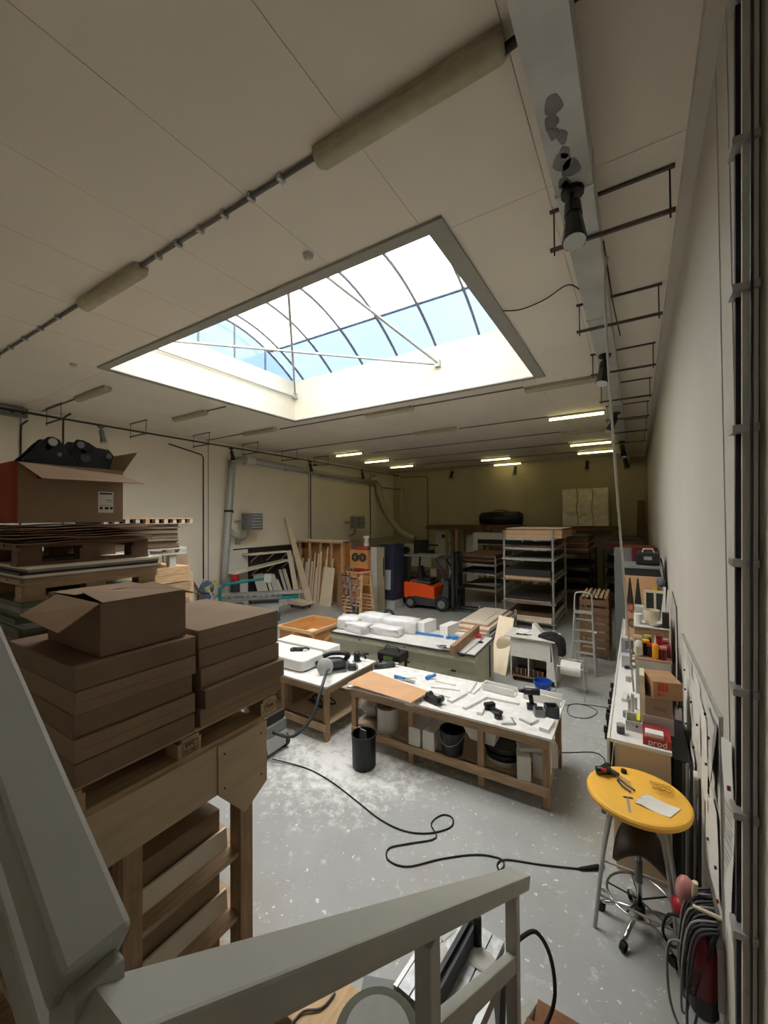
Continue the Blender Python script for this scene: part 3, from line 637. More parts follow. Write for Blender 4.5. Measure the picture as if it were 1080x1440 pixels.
# ------------------------------------------------------------------ second tower, farther left
pallet('pallet', 'pallet at the foot of the far board stack beside the left wall', (-6.5,3.1,0), 0, 1.3, .9, pine)
stack(-6.9,-6.05,2.55,3.72,.145,1.9,14,[pine_light,pine,pale_board],'board','light board low in the far board stack','board','boards low in the far stack')
for y in (2.62,3.2,3.62):
    for x in (-6.8,-6.1): tag(M().box(x-.05,x+.05,y-.05,y+.05,1.9,2.28).build('timber_block', pine), 'short timber block spacing the far board stack', 'block', 'spacers in the far stack')
for k, (zz, m_) in enumerate(((2.28,pine_light),(2.41,pine),(2.54,pine_light),(2.66,pine_light))):
    tag(M().box(-6.86,-6.04,2.5,3.84+R(-.05,.03),zz,zz+.115).build('beam_bundle', m_), 'light pine beam layer in the far board stack', 'beam', 'pine layers in the far stack')
for y in (2.6,3.1,3.55):
    for x in (-6.75,-6.12): tag(M().box(x-.05,x+.05,y-.05,y+.05,2.775,2.97).build('timber_block', white_paint), 'white painted timber block in the far board stack', 'block', 'white spacers in the far stack')
pallet('pallet', 'white painted pallet under the grey board pile in the far stack', (-6.45,3.12,2.97), 0, 1.28, .84, white_paint, h=.10)
stack(-6.84,-6.06,2.5,3.64,3.0705,3.44,16,[board_brown,card_in,board_grey,card],'board','brown or grey board under the topmost pallet of the far stack','board','board pile in the far stack',.025)
t = thing('pallet', 'pallet with white block ends lying on top of the far board stack', 'pallet', (-6.45,3.2,3.4405))
M().box(-6.87,-6.03,2.55,3.85,3.515,3.535).build('deck_board', pine_light, t); M().box(-6.87,-6.03,2.55,3.85,3.4405,3.452).build('bottom_board', pine_light, t); M().box(-6.85,-6.12,2.56,3.84,3.4525,3.5145).build('painted_shade_core', board_dark, t)  # dark filler paints the shade in the hollow between the blocks
for k in range(10): M().box(-6.119,-6.035,2.58+.136*k,2.635+.136*k,3.4525,3.5145).build('block', white_paint if k != 4 else pine_light, t)
for (y, w, h_), m_ in (((4.05,.36,2.62),card),((4.55,.16,1.75),ply),((4.8,.2,1.2),ply)):
    pass
tag(M().hexa([(-7.9,4.55,0),(-7.9,5.05,0),(-7.86,5.05,0),(-7.86,4.55,0)],[(-8.0,4.45,2.9),(-8.0,4.95,2.9),(-7.96,4.95,2.9),(-7.96,4.45,2.9)]).build('leaning_board', card), 'tall brown board standing upright behind the far board stack', 'board')
tag(M().hexa([(-8.4,5.2,0),(-8.4,5.42,0),(-8.36,5.42,0),(-8.36,5.2,0)],[(-8.45,5.2,2.2),(-8.45,5.42,2.2),(-8.41,5.36,2.35),(-8.41,5.25,2.35)]).build('leaning_board', ply), 'narrow pale plank with pointed top standing behind the far board stack', 'plank')
tag(M().hexa([(-8.0,5.5,0),(-8.0,5.8,0),(-7.96,5.8,0),(-7.96,5.5,0)],[(-8.05,5.5,1.65),(-8.05,5.8,1.65),(-8.01,5.8,1.65),(-8.01,5.5,1.65)]).build('leaning_board', ply), 'short pale board standing right of the pointed plank', 'board')
# ================================================================== CENTRE: BENCHES
BZ = .9
def bench(name, label, cx, cy, L, Wd, rz, legs, m_top, overhang=.03):
    t = thing(name, label, 'workbench', (cx,cy,0), rz)
    M().box(-L/2,L/2,-Wd/2,Wd/2,BZ-.03,BZ).build('worktop', m_top, t, local=True, bev=.003)
    for s in (-1,1): M().box(-L/2+.04,L/2-.04,s*(Wd/2-.06)-.022,s*(Wd/2-.06)+.022,BZ-.15,BZ-.0305).build('apron', pine_x, t, local=True)
    for s in (-1,1): M().box(s*(L/2-.06)-.022,s*(L/2-.06)+.022,-Wd/2+.083,Wd/2-.083,BZ-.15,BZ-.0305).build('apron', pine, t, local=True)
    for x in legs:
        for s in (-1,1): M().box(x-.04,x+.04,s*(Wd/2-.06)-s*.0225,s*(Wd/2-.06)-s*.095,0,BZ-.0305).build('leg', pine_z, t, local=True, bev=.003)
    M().box(-L/2+.05,L/2-.05,-Wd/2+.16,Wd/2-.16,.25,.27).build('shelf', ply, t, local=True)
    for s in (-1,1): M().box(-L/2+.05,L/2-.05,s*(Wd/2-.06)-.02,s*(Wd/2-.06)+.02,.17,.27).build('shelf_rail', pine_x, t, local=True)
    return t
BA = bench('workbench', 'long timber workbench with dusty white top and tools, centre of the floor', -2.37, 5.63, 2.97, 1.18, .012, (-1.42,-.42,.6,1.40), white_top)
BB = bench('workbench', 'timber workbench with two white slabs and a sander, left of the long bench', -5.13, 5.52, 2.1, 1.36, -.02, (-.97,.0,.95), white_top)
# slabs on the left bench
def rbox(x0,x1,y0,y1,z0,z1,r,m_,name,label,cat):
    pts = []
    for cx, cy, a0 in ((x1-r,y1-r,0),(x0+r,y1-r,PI/2),(x0+r,y0+r,PI),(x1-r,y0+r,1.5*PI)):
        for i in range(5): pts.append((cx+r*math.cos(a0+PI/2*i/4), cy+r*math.sin(a0+PI/2*i/4)))
    return tag(M().rings([[(x,y,zz) for x,y in [((px-(x0+x1)/2)*k+(x0+x1)/2,(py-(y0+y1)/2)*k+(y0+y1)/2) for px,py in pts]] for zz,k in ((z0,.99),(z0+.015,1),(z1-.015,1),(z1,.985))]).build(name, m_), label, cat)
rbox(-6.15,-4.78,5.02,5.62,BZ+.03,1.1,.12,white,'white_basin_slab','rounded white slab with a small dark tool on it, front of the left bench','slab')
for x in (-5.9,-4.95): tag(M().box(x-.03,x+.03,5.08,5.56,BZ,BZ+.03).build('batten', pine_light), 'thin batten under the rounded white slab', 'batten', 'battens under the white slab')
tag(M().box(-6.15,-4.86,5.74,6.14,BZ,1.09).build('white_slab', white, bev=.006), 'square edged long white slab at the back of the left bench', 'slab')
def tool(name, label, c, parts, rz=0, cat='tool'):
    t = thing(name, label, cat, c, rz)
    for nm, f, m_, sm in parts: 
        m = M(); f(m); m.build(nm, m_, t, local=True, smooth=sm)
    return t
tool('hand_grinder', 'small dark hand tool lying on the rounded white slab', (-5.25,5.4,1.1), [('body',lambda m:m.cyl((-.1,0,.035),(.08,.02,.035),.033),black,True),('handle',lambda m:m.tube([(.05,.0,.03),(.12,.05,.05),(.2,.05,.03)],.02,8,3),black,True),('head',lambda m:m.cyl((-.1,0,.0),(-.1,0,.05),.045),dgrey,True)], .4)
SD = tool('orbital_sander', 'black and grey power sander with a vacuum hose on the left bench', (-4.42,5.33,BZ), [('base_plate',lambda m:m.box(-.17,.17,-.07,.07,0,.025),mgrey,False),('body',lambda m:m.rings([[(x,.07*k*math.cos(a),.10+.07*k*math.sin(a)) for a in [2*PI*i/10 for i in range(10)]] for x,k in ((-.16,.6),(-.1,1),(.08,1.05),(.16,.7))]),dgrey,True),('handle',lambda m:m.tube([(-.15,0,.13),(-.2,0,.2),(0,0,.23),(.12,0,.19)],.028,8,4),black,True),('dust_port',lambda m:m.cyl((.05,-.06,.06),(.2,-.16,.06),.03),black,True),('blade_guard',lambda m:m.cyl((.1,.08,.1),(.1,.12,.1),.1,n=18),lgrey,True)], -2.4)
SD.scale = (1.35,1.35,1.35); SD.location = (-4.43,5.39,0.9)
tool('dust_hood', 'clear plastic dust hood standing beside the sander', (-4.33,5.62,BZ), [('hood',lambda m:m.lathe([(.09,0),(.09,.06),(.05,.13),(.03,.2)],(0,0,0),14),mat('smoky_plastic','a8b4ba',.3),True),('neck',lambda m:m.cyl((0,0,.2),(0,.06,.25),.03),lgrey,True)])
tool('black_router', 'black router with a grip at the back right of the left bench', (-4.35,5.98,BZ), [('motor',lambda m:m.lathe([(.05,0),(.06,.03),(.06,.15),(.03,.18)],(0,0,0),12),black,True),('grip',lambda m:m.tube([(.03,0,.1),(.12,.03,.12),(.16,.03,.04)],.022,8,3),black,True),('plate',lambda m:m.cyl((0,0,0),(0,0,.012),.085,n=16),mgrey,False)],.5)
tool('motor_spindle', 'short round grey motor lying at the right edge of the left bench', (-4.17,5.6,BZ), [('case',lambda m:m.cyl((-.06,0,.055),(.06,.02,.055),.055,n=14),dgrey,True),('collar',lambda m:m.cyl((.06,.02,.055),(.09,.025,.055),.04,n=14),steel,True)],.6)
# things on the shelf of the left bench
tag(M().tube([(-5.0+.0,5.4,.285)]+[(-4.75+.25*math.cos(a*1.1)+R(-.05,.05),5.45+.2*math.sin(a)+R(-.05,.05),.285+.004*i) for i,a in enumerate([k*.7 for k in range(26)])], .013, 6, 3).build('coiled_cable', black), 'dark cable coiled on the lower shelf of the left bench', 'cable')
tag(M().box(-5.95,-5.15,5.15,5.85,.27,.62).build('brown_carton', card_dark), 'wide brown carton on the lower shelf of the left bench', 'box')
# black green case on the floor gap between benches and items at the back
t = thing('tool_case', 'black and green tool bag on a small stool between the two benches', 'bag', (-4.0,6.6,0))
M().box(-4.2,-3.72,6.42,6.8,.82,.98).build('bag', black, t, bev=.03); M().box(-4.05,-3.85,6.4,6.41,.85,.93).build('green_panel', mat('green_fabric','5a7a3c'), t)
M().tube([(-4.12,6.6,.98),(-4.1,6.6,1.06),(-3.85,6.6,1.06),(-3.82,6.6,.98)],.012,6,3).build('handle', black, t)
for x in (-4.15,-3.77):
    for y in (6.46,6.76): M().box(x-.02,x+.02,y-.02,y+.02,0,.82).build('leg', dark_steel, t)
# on the long bench
PB = thing('plywood_panel', 'thin orange plywood sheet lying on white blocks at the left end of the long bench', 'panel', (-3.2,5.2,BZ))
M().hexa([(-3.79,4.98,0.97),(-2.65,4.89,0.97),(-2.59,5.32,0.97),(-3.74,5.54,0.97)],[(-3.8,5,0.98),(-2.65,4.9,0.98),(-2.59,5.33,0.98),(-3.76,5.56,0.98)]).build('sheet', mdf, PB)
for c in ((-3.5,5.1),(-2.72,4.98),(-2.68,5.2),(-3.4,5.4)): tag(M().box(c[0]-.06,c[0]+.06,c[1]-.04,c[1]+.04,BZ,.9695).build('white_block', white), 'small white block under the thin plywood sheet', 'block', 'blocks under the plywood sheet')
def offcut(a, b, w, h, label, grp='white strips on the long bench', m_=white, z=BZ):
    a, b = Vector((a[0],a[1],z+h/2)), Vector((b[0],b[1],z+h/2))
    return tag(M().beam(a, b, w, h).build('white_strip', m_, bev=min(.003,h*.2)), label, 'strip', grp)
offcut((-3.39,5.68,0.9),(-3.06,5.85,0.9),.04,.02,'white strip beside the blue scraper on the long bench')
offcut((-2.27,5.32,0.9),(-2.18,5.7,0.9),.08,.035,'short thick white strip right of the black clamp pair')
offcut((-2.02,5.23,0.9),(-1.88,5.72,0.9),.055,.035,'slanted white strip in the middle of the long bench')
offcut((-1.86,5.73,0.9),(-1.42,5.76,0.9),.045,.03,'long thin white strip ending at a black bit, middle of the long bench')
offcut((-1.79,5.18,0.9),(-1.83,5.54,0.9),.07,.04,'short white strip beside the black clamp on the long bench')
offcut((-0.99,5.18,0.9),(-0.96,5.49,0.9),.11,.045,'white bar at the right front corner of the long bench')
offcut((-2.72,5.67,0.9),(-2.29,5.78,0.9),.07,.02,'flat white strip behind the black clamp pair')
offcut((-2.66,5.49,0.9),(-2.28,5.5,0.9),.09,.02,'wide white strip right of the plywood sheet')
offcut((-2.75,5.9,0.9),(-2.42,5.91,0.9),.05,.02,'small flat white strip behind the wide strip')
offcut((-2.15,5.74,0.9),(-2.18,6.15,0.9),.045,.03,'white strip lying across the bench left of the white trough')
offcut((-2.08,5.73,0.9),(-2.07,6.18,0.9),.045,.03,'second white strip lying across left of the white trough')
def trough(a, b, w, h, label):
    a, b = Vector((a[0],a[1],0)), Vector((b[0],b[1],0)); d = (b-a).normalized(); sd = Vector((-d.y,d.x,0)); ang = math.atan2(d.y,d.x); L = (b-a).length
    c = (a+b)/2+sd*w/2; t = thing('white_trough', label, 'trough', (c.x,c.y,BZ), ang)
    M().box(-L/2,L/2,-w/2,w/2,0,.015).build('bottom', white, t, local=True)
    for s in (-1,1): M().box(-L/2,L/2,s*w/2-.01,s*w/2+.01,.0155,h).build('side', white, t, local=True, bev=.003)
    M().box(-L/2,-L/2+.015,-w/2+.011,w/2-.011,.0155,h).build('end', white, t, local=True)
trough((-2.01,5.97,0.9),(-1.53,5.95,0.9),.14,.1,'white open trough at the back of the long bench, left of the drill')
trough((-1.42,5.99,0.9),(-0.92,5.96,0.9),.16,.12,'white open trough at the back right corner, behind the drill')
def clampset(c, rz, label):
    return tool('tool_pair', label, (c[0],c[1],BZ), [('body',lambda m:m.cbox((0,0,.05),(.2,.1,.08)),black,False),('jaw',lambda m:m.cyl((-.1,.0,.07),(-.1,.08,.07),.045),black,True),('jaw',lambda m:m.cyl((.1,.02,.07),(.1,.09,.07),.045),dgrey,True),('screw',lambda m:m.cyl((-.18,-.03,.03),(.18,-.03,.03),.014,n=8),dark_steel,True),('pad',lambda m:m.cbox((0,.07,.025),(.16,.05,.05)),black,False)], rz)
clampset((-2.47,5.2,0.9), -.3, 'black two jawed seam clamp next to the plywood sheet on the long bench')
tool('black_clamp', 'black ratchet clamp lying in the middle of the long bench', tuple((-1.64,5.34,0.9)), [('bar',lambda m:m.cbox((0,0,.03),(.3,.05,.05),0,0,0),black,False),('head',lambda m:m.cbox((-.12,.0,.05),(.07,.14,.07)),black,False),('knob',lambda m:m.cyl((.13,-.02,.0),(.13,-.02,.08),.05),black,True),('lever',lambda m:m.cbox((.04,.03,.05),(.14,.03,.03),.4),dgrey,False)], -.75)
DR = tool('cordless_drill', 'black cordless drill standing upright on the long bench', tuple((-1.24,5.72,0.9)), [('battery',lambda m:m.cbox((0,0,.035),(.13,.08,.07)),dgrey,False),('grip',lambda m:m.cyl((0,0,.07),(-.02,0,.2),.03,.032),black,True),('motor_body',lambda m:m.cyl((.1,0,.235),(-.1,0,.235),.045),black,True),('chuck',lambda m:m.cyl((-.1,0,.235),(-.17,0,.235),.028,.02),dark_steel,True),('bit',lambda m:m.cyl((-.17,0,.235),(-.24,0,.235),.006,n=6),steel,True)], .35)
def cup(c, r, h, m_, label, cat='container', sq=True):
    t = thing('open_container', label, cat, (c[0],c[1],BZ), .4)
    if sq:
        for s in (-1,1):
            M().box(s*r-.006,s*r+.006,-r,r,.0,h).build('side', m_, t, local=True); M().box(-r+.0065,r-.0065,s*r-.006,s*r+.006,0,h).build('side', m_, t, local=True)
        M().box(-r,r,-r,r,-.0,.006).build('bottom', m_, t, local=True)
    return t
cup((-1.12,5.59,0.9), .06, .09, mgrey, 'small grey open box with brackets left of the dark grey box')
cup((-0.98,5.65,0.9), .075, .14, dgrey, 'dark grey open box at the right back of the long bench')
for p_, w in (((-1.4,5.14,0.9),'left'),((-1.23,5.3,0.9),'right')):
    t = thing('steel_angle', 'steel angle bracket at the front right of the long bench, %s one' % w, 'bracket', (p_[0],p_[1],BZ), .5 if w == 'left' else -.4)
    M().box(-.09,.09,-.012,.012,0,.02).build('arm', steel, t, local=True); M().box(.07,.09,-.012,.16,0,.02).build('arm', steel, t, local=True)
tool('blue_scraper', 'blue handled scraper on a white strip near the back left of the long bench', tuple((-3.22,5.66,0.92)), [('handle',lambda m:m.cbox((-.05,0,.02),(.2,.035,.03)),blue_tool,False),('blade',lambda m:m.cbox((.14,0,.012),(.18,.05,.006)),steel,False)], -.05)
tool('blue_clamp', 'small blue spring clamp standing on the back of the long bench', tuple((-2.85,5.94,0.9)), [('jaw',lambda m:m.cbox((0,0,.04),(.18,.03,.04),0,0,-.25),blue_tool,False),('grip',lambda m:m.cbox((-.04,.03,.03),(.12,.025,.04),.5),blue_tool,False)], .9)
tool('tape_gun', 'grey sealant gun lying at the back left corner of the long bench', tuple((-3.74,5.99,0.9)), [('tube',lambda m:m.cyl((-.16,0,.05),(.16,0,.05),.045),dgrey,True),('tip',lambda m:m.cyl((.16,0,.05),(.24,0,.05),.03,.012),lgrey,True),('ring',lambda m:m.cyl((-.2,0,.05),(-.15,0,.05),.05),black,True)], .8)
# under the long bench
def bucket(name, label, c, r0, r1, h, m_, rim=None, handle=True):
    t = thing(name, label, 'bucket', c)
    M().lathe([(r0*.98,0),(r0,.005),(r1,h-.03),(r1+.008,h-.03),(r1+.008,h),(r1-.006,h),(r0-.006,.012),(.01,.011)], c, 24).build('body', m_, t, smooth=False)
    if handle: M().tube([(c[0]-r1-.006,c[1],c[2]+h-.05),(c[0]-r1*.7,c[1]-r1*.75,c[2]+h*.62),(c[0],c[1]-r1*1.08,c[2]+h*.5),(c[0]+r1*.7,c[1]-r1*.75,c[2]+h*.62),(c[0]+r1+.006,c[1],c[2]+h-.05)], .005, 6, 4).build('handle', steel, t)
    return t
SZ = .27
t = thing('white_tub', 'white round tub with brown lid on the shelf of the long bench, leftmost', 'tub', (-3.28,5.3,SZ))
M().lathe([(.15,0),(.16,.01),(.16,.36),(.145,.37)],(-3.28,5.3,SZ),24).build('body', white_paint, t, smooth=False); M().lathe([(.165,.35),(.165,.385),(.02,.386)],(-3.28,5.3,SZ),24).build('lid', old_wood, t)
for x, w in ((-2.72,'left one'),(-2.5,'right one')): tag(M().box(x-.09,x+.09,5.1,5.55,SZ,SZ+.26).build('white_carton', stone, bev=.01), 'white foam block beside the black bucket under the long bench, '+w, 'block')
bucket('black_bucket', 'black bucket on the shelf under the middle of the long bench', (-2.2,5.25,SZ), .14,.17,.32, black)
tag(M().hexa([(-1.95,5.27,SZ+.24),(-1.62,5.25,SZ+.24),(-1.62,5.55,SZ+.24),(-1.95,5.55,SZ+.24)],[(-2.05,5.21,SZ+.45),(-1.58,5.21,SZ+.42),(-1.58,5.6,SZ+.45),(-2.05,5.55,SZ+.47)]).build('white_bin', stone), 'tilted white bin lying over the tubs under the long bench', 'bin')
for k, (zz, rr, m_, lab) in enumerate(((SZ,.27,white_paint,'lowest wide white tub rim in the nested stack under the long bench'),(SZ+.075,.265,rubber,'black tub in the nested stack under the long bench'),(SZ+.15,.255,dgrey,'topmost grey tub of the nested stack under the long bench'))):
    tag(M().lathe([(rr*.92,0),(rr,.07),(rr*.97,.07),(rr*.9,.012),(.02,.011)],(-1.55,5.5,zz),26).build('nested_tub', m_), lab, 'tub')
for k, (x, y, rz, lab) in enumerate(((-1.24,5.22,.3,'leftmost white foam block under the right end of the long bench'),(-1.05,5.36,-.2,'middle white foam block under the right end of the long bench'),(-1.02,5.66,.5,'rearmost white foam block under the right end of the long bench'),(-1.2,5.68,.1,'white foam block behind the leftmost one under the long bench'))):
    tag(M().cbox((x,y,SZ+.15),(.16,.22,.3),rz).build('white_foam_block', stone, bev=.012), lab, 'block')
tag(M().cbox((-1.16,5.32,SZ+.34),(.34,.16,.05),.5).build('white_foam_plank', stone), 'flat white foam piece lying on the foam blocks under the long bench', 'block')
tag(M().blob((-3.68,5.55,SZ+.2),.26,(1,.9,.75),12,7,.12).build('plastic_bag', mat('clear_bag','b4b0aa',.25,var=.15,scale=9)), 'crumpled clear plastic bag on the shelf at the left end of the long bench', 'bag')
t = thing('waste_bin', 'tall black waste bin with a grey offcut in it, in front of the long bench', 'bin', (-3.32,4.72,0))
M().lathe([(.145,0),(.165,.02),(.17,.44),(.178,.44),(.178,.46),(.164,.46),(.155,.02),(.01,.019)],(-3.32,4.72,0),28).build('body', black_paint, t)
M().hexa([(-3.4,4.66,.02),(-3.25,4.72,.02),(-3.25,4.74,.02),(-3.4,4.68,.02)],[(-3.36,4.68,.53),(-3.29,4.71,.5),(-3.29,4.73,.5),(-3.36,4.7,.53)]).build('offcut', mgrey, t)
# vacuum cleaner behind the pallet rack and its hose
V = thing('dust_extractor', 'grey and black mobile dust extractor partly behind the carton rack', 'vacuum', (-4.62,4.3,0))
M().box(-4.92,-4.42,4.05,4.48,.06,.3).build('tank', lgrey, V, bev=.02); M().box(-4.92,-4.42,4.05,4.48,.305,.46).build('motor_head', mgrey, V, bev=.02)
M().box(-4.90,-4.44,4.07,4.46,.465,.6).build('control_head', black, V, bev=.03); M().box(-4.72,-4.52,4.045,4.07,.49,.57).build('control_panel', lgrey, V)
for x in (-4.66,-4.59): M().cyl((x,4.045,.53),(x,4.03,.53),.02).build('knob', dgrey, V)
for y in (4.04,4.49): M().cyl((-4.5,y-.03,.11),(-4.5,y+.03,.11),.11,n=18).build('wheel', rubber, V)
M().cyl((-4.85,4.1,0),(-4.85,4.1,.06),.035).build('castor', rubber, V); M().cyl((-4.85,4.42,0),(-4.85,4.42,.06),.035).build('castor', rubber, V)
M().blob((-4.72,4.3,.64),.1,(1,1,.5)).build('hose_coil', mgrey, V, smooth=True)
V.location.x -= .17
tag(M().tube([(-4.58,4.2,.36),(-4.2,4.22,.4),(-4.05,4.45,.62),(-4.08,4.70,.95),(-4.2,4.95,1.06),(-4.36,5.2,1.0)], .024, 8, 6).build('vacuum_hose', dgrey, smooth=True), 'dark grey vacuum hose arching from the extractor up to the sander', 'hose')
tag(M().tube([(-4.52,4.12,.03),(-3.98,4.24,0.01),(-3.5,4.2,0.01),(-3,4.08,0.01),(-2.57,3.97,0.01),(-2.24,3.97,0.01),(-1.99,4.09,0.01),(-1.83,4.29,0.01),(-1.87,4.43,0.01),(-1.99,4.41,0.01),(-2.04,4.22,0.01),(-1.91,4.06,0.01),(-2.12,3.84,0.01),(-2.27,3.68,0.01),(-2.21,3.55,0.01),(-2,3.58,0.01),(-1.75,3.84,0.01),(-1.46,4.08,0.01),(-1.24,4.16,0.01),(-1.18,4.1,0.01),(-1.2,4.02,0.01),(-1.24,4.08,0.01),(-1.18,4.18,0.01),(-0.87,4.3,0.01),(-0.53,4.45,0.01)], .008, 6, 5).build('extension_cord', rubber), 'long dark extension cord snaking over the grey floor with two loops', 'cord')
t = thing('cord_plug', 'black plug at the right end of the floor cord beside the yellow table', 'plug', tuple((-0.4,4.56,0)))
M().cyl((-0.53,4.44,0.02),(-0.37,4.56,0.02),.012,.026,10).build('plug_body', rubber, t, smooth=True); M().cyl((-0.37,4.56,0.02),(-0.34,4.62,0.02),.024,n=10).build('socket_face', lgrey, t)
tag(M().tube([(-1.32,6.22,0.01),(-0.9,6.55,0.01),(-0.45,6.66,0.01),(-.32,5.2,.02)], .007, 6, 5).build('floor_cable', rubber), 'thin dark cable on the floor between the long bench and the right cabinets', 'cable')
tag(M().tube([(-1.17,8.14,0.01),(-0.95,8.34,0.01),(-0.65,8.2,0.01),(-0.78,7.82,0.01),(-1.06,7.79,0.01),(-1.07,8.27,0.01),(-0.49,8.45,0.01)], .006, 6, 5).build('looped_cable', rubber), 'dark cable loop on the floor behind the right end of the long bench', 'cable')
# ================================================================== LONG SAGE MACHINE
MC = thing('panel_machine', 'long sage green machine table behind the long bench, cluttered with white parts', 'machine', (-4.3,7.9,0), .03)
L2, W2 = 1.68, .64
M().prism([(-L2,-W2,.90),(-L2,-W2,.78),(-L2,-W2+.12,.55),(-L2,-W2+.12,.1),(-L2,W2,.1),(-L2,W2,.90)], (2*L2,0,0)).build('cabinet', sage, MC, local=True)
M().box(-L2-.02,L2+.02,-W2-.02,W2+.02,.902,.925).build('table_plate', dgrey, MC, local=True)
M().box(-L2+.01,L2-.01,-W2+.01,W2-.02,.9255,.93).build('table_sheet', mat('table_sheet','cfcdc8',.5,var=.06), MC, local=True)
for i in range(6):
    x = -1.4+.5*i
    M().box(x,x+.004,-W2+.112,-W2+.1195,.12,.5).build('door_gap', dgrey, MC, local=True)
    if i % 2: M().box(x+.06,x+.16,-W2+.105,-W2+.1195,.5,.53).build('latch', black, MC, local=True)
for x in (-.9,-.2,.2): M().cyl((x,-W2-.008,.84),(x,-W2,.84),.016).build('button', black, MC, local=True)
M().tube([(.45+.04*math.cos(a),-W2-.006,.84+.04*math.sin(a)) for a in [2*PI*i/14 for i in range(15)]], .005, 5).build('dial_ring', steel, MC, local=True)
for x in (-1.5,1.5):
    for y in (-.4,.5): M().box(x-.08,x+.08,y-.08,y+.08,0,.1).build('foot', dark_steel, MC, local=True)
M().box(1.685,1.70,.3,.36,.2,.85).build('edge_strip', dgrey, MC, local=True)
TZ = .931
# film wrapped packs on it
for i,(c,s,rz) in enumerate((((-5.75,7.65,TZ+.14),(.5,.42,.26),.3),((-5.4,7.5,TZ+.10),(.6,.34,.2),-.2),((-5.3,8.0,TZ+.16),(.62,.4,.3),.15),((-4.75,7.62,TZ+.09),(.75,.26,.18),.03),((-4.6,8.05,TZ+.15),(.85,.36,.28),.05))):
    m = M(); m.cbox(c,s,rz)
    bmesh.ops.subdivide_edges(m.bm, edges=m.bm.edges[:], cuts=3, use_grid_fill=True)
    for v in m.bm.verts: v.co += Vector((R(-.02,.02),R(-.02,.02),R(-.015,.015) if v.co.z > TZ+.03 else 0))
    ww = ('at the left end','in front at the left end','at the back left','long and low in the front','long one in the middle')
    tag(m.build('film_wrapped_pack', plastic_film, smooth=True), 'white film wrapped pack on the sage machine, '+ww[i], 'pack')
tag(M().tube([(-5.15+.17*math.cos(a),8.42,TZ+.03+.30*math.sin(a)) for a in [PI*i/8 for i in range(9)]], .03, 8).build('black_hoop', black), 'black curved strap standing behind the film packs on the sage machine', 'strap')
for x, w in ((-4.05,'left one'),(-3.5,'right one')):
    tag(M().cbox((x,8.25,TZ+.13),(.2,.48,.26),-.15).build('white_foam_block', white, bev=.008), 'tall white block standing at the back of the sage machine, '+w, 'block')
for x, y, m_, w in ((-3.3,8.35,stone,'left of the paint pots'),(-3.05,8.3,board_pink,'beside the blue clamp'),(-2.95,8.42,red,'with red top')):
    tag(M().cbox((x,y,TZ+.03),(.2,.16,.06),.3).build('small_offcut', m_), 'small flat offcut at the back of the sage machine, '+w, 'offcut')
t = thing('long_clamp', 'long blue bar clamp lying across the sage machine', 'clamp', tuple((-3.76,8.38,0.95)), 0)
a, b = Vector((-4.4,7.96,0.96)), Vector((-3.29,8.05,0.96))
M().beam(a,b,.035,.04).build('bar', blue_tool, t); M().cbox(b,(.12,.1,.07),.4).build('jaw', blue_tool, t); M().cbox(b+Vector((-.15,-.02,.01)),(.06,.16,.05),.2).build('jaw', blue_tool, t)
M().cyl(b+Vector((.0,0,0)),b+Vector((.16,.05,.02)),.02).build('screw_handle', blue_tool, t)
BM_ = thing('timber_beam', 'thick brown timber beam lying across the right end of the sage machine', 'beam', tuple((-2.97,7.64,0.93)))
a, b = Vector((-2.95,7.07,0.93)), Vector((-3.04,8.75,0.93)); M().beam(a+Vector((0,0,.09)),b+Vector((0,0,.09)),.09,.18).build('beam', mat('beam_brown','9c7c60',.7,var=.15,scale=3), BM_, bev=.004)
for p_, w in (((-3.29,7.38,0.95),'left'),((-3.16,7.26,0.95),'right')):
    t = thing('hand_tool', 'small steel clamp on the sage machine left of the timber beam, %s one' % w, 'clamp', p_, .4)
    M().tube([(-.08,0,0),(.08,0,0),(.08,.1,0),(-.05,.1,0)],.01,6).build('frame', dark_steel, t, local=True); M().cyl((-.05,.1,0),(-.12,.1,0),.012).build('handle', steel, t, local=True)
tag(M().beam((-2.78,7.32,0.94),(-2.81,8.47,0.94),.03,.015).build('steel_ruler', steel), 'steel straightedge lying right of the timber beam on the sage machine', 'ruler')
tag(M().cbox((-2.79,7.16,0.94),(.09,.06,.03),.6).build('tape_measure', black), 'small black tool at the front right corner of the sage machine', 'tool')
tag(M().cbox((-2.75,8.09,0.94),(.09,.06,.03),.9).build('tape_measure', black), 'small black tool at the back right corner of the sage machine', 'tool')
# crate
CR = thing('timber_crate', 'open orange plywood crate with diagonal battens behind the left bench', 'crate', (-7.45,8.25,0))
x0,x1,y0,y1,zt = -8.05,-6.92,7.62,8.88,.68
for xx in (x0,x1): M().box(xx-.008,xx+.008,y0,y1,.12,zt).build('side_panel', ply_or, CR)
for yy in (y0,y1): M().box(x0+.009,x1-.009,yy-.008,yy+.008,.12,zt).build('side_panel', ply_or, CR)
M().box(x0+.01,x1-.01,y0+.01,y1-.01,.3,.32).build('inner_board', pale_board, CR)
for yy,s in ((y0,-1),(y1,1)):
    M().box(x0-.03,x1+.03,yy-.025+s*.034,yy+.025+s*.034,zt-.07,zt+.01).build('rim_batten', pine_light, CR); M().box(x0-.03,x1+.03,yy-.025+s*.034,yy+.025+s*.034,.12,.19).build('foot_batten', ply_or, CR)
for xx,s in ((x0,-1),(x1,1)):
    M().box(xx-.025+s*.034,xx+.025+s*.034,y0-.005,y1+.005,zt-.07,zt+.01).build('rim_batten', pine_light, CR); M().box(xx-.025+s*.034,xx+.025+s*.034,y0,y1,.12,.19).build('foot_batten', ply_or, CR)
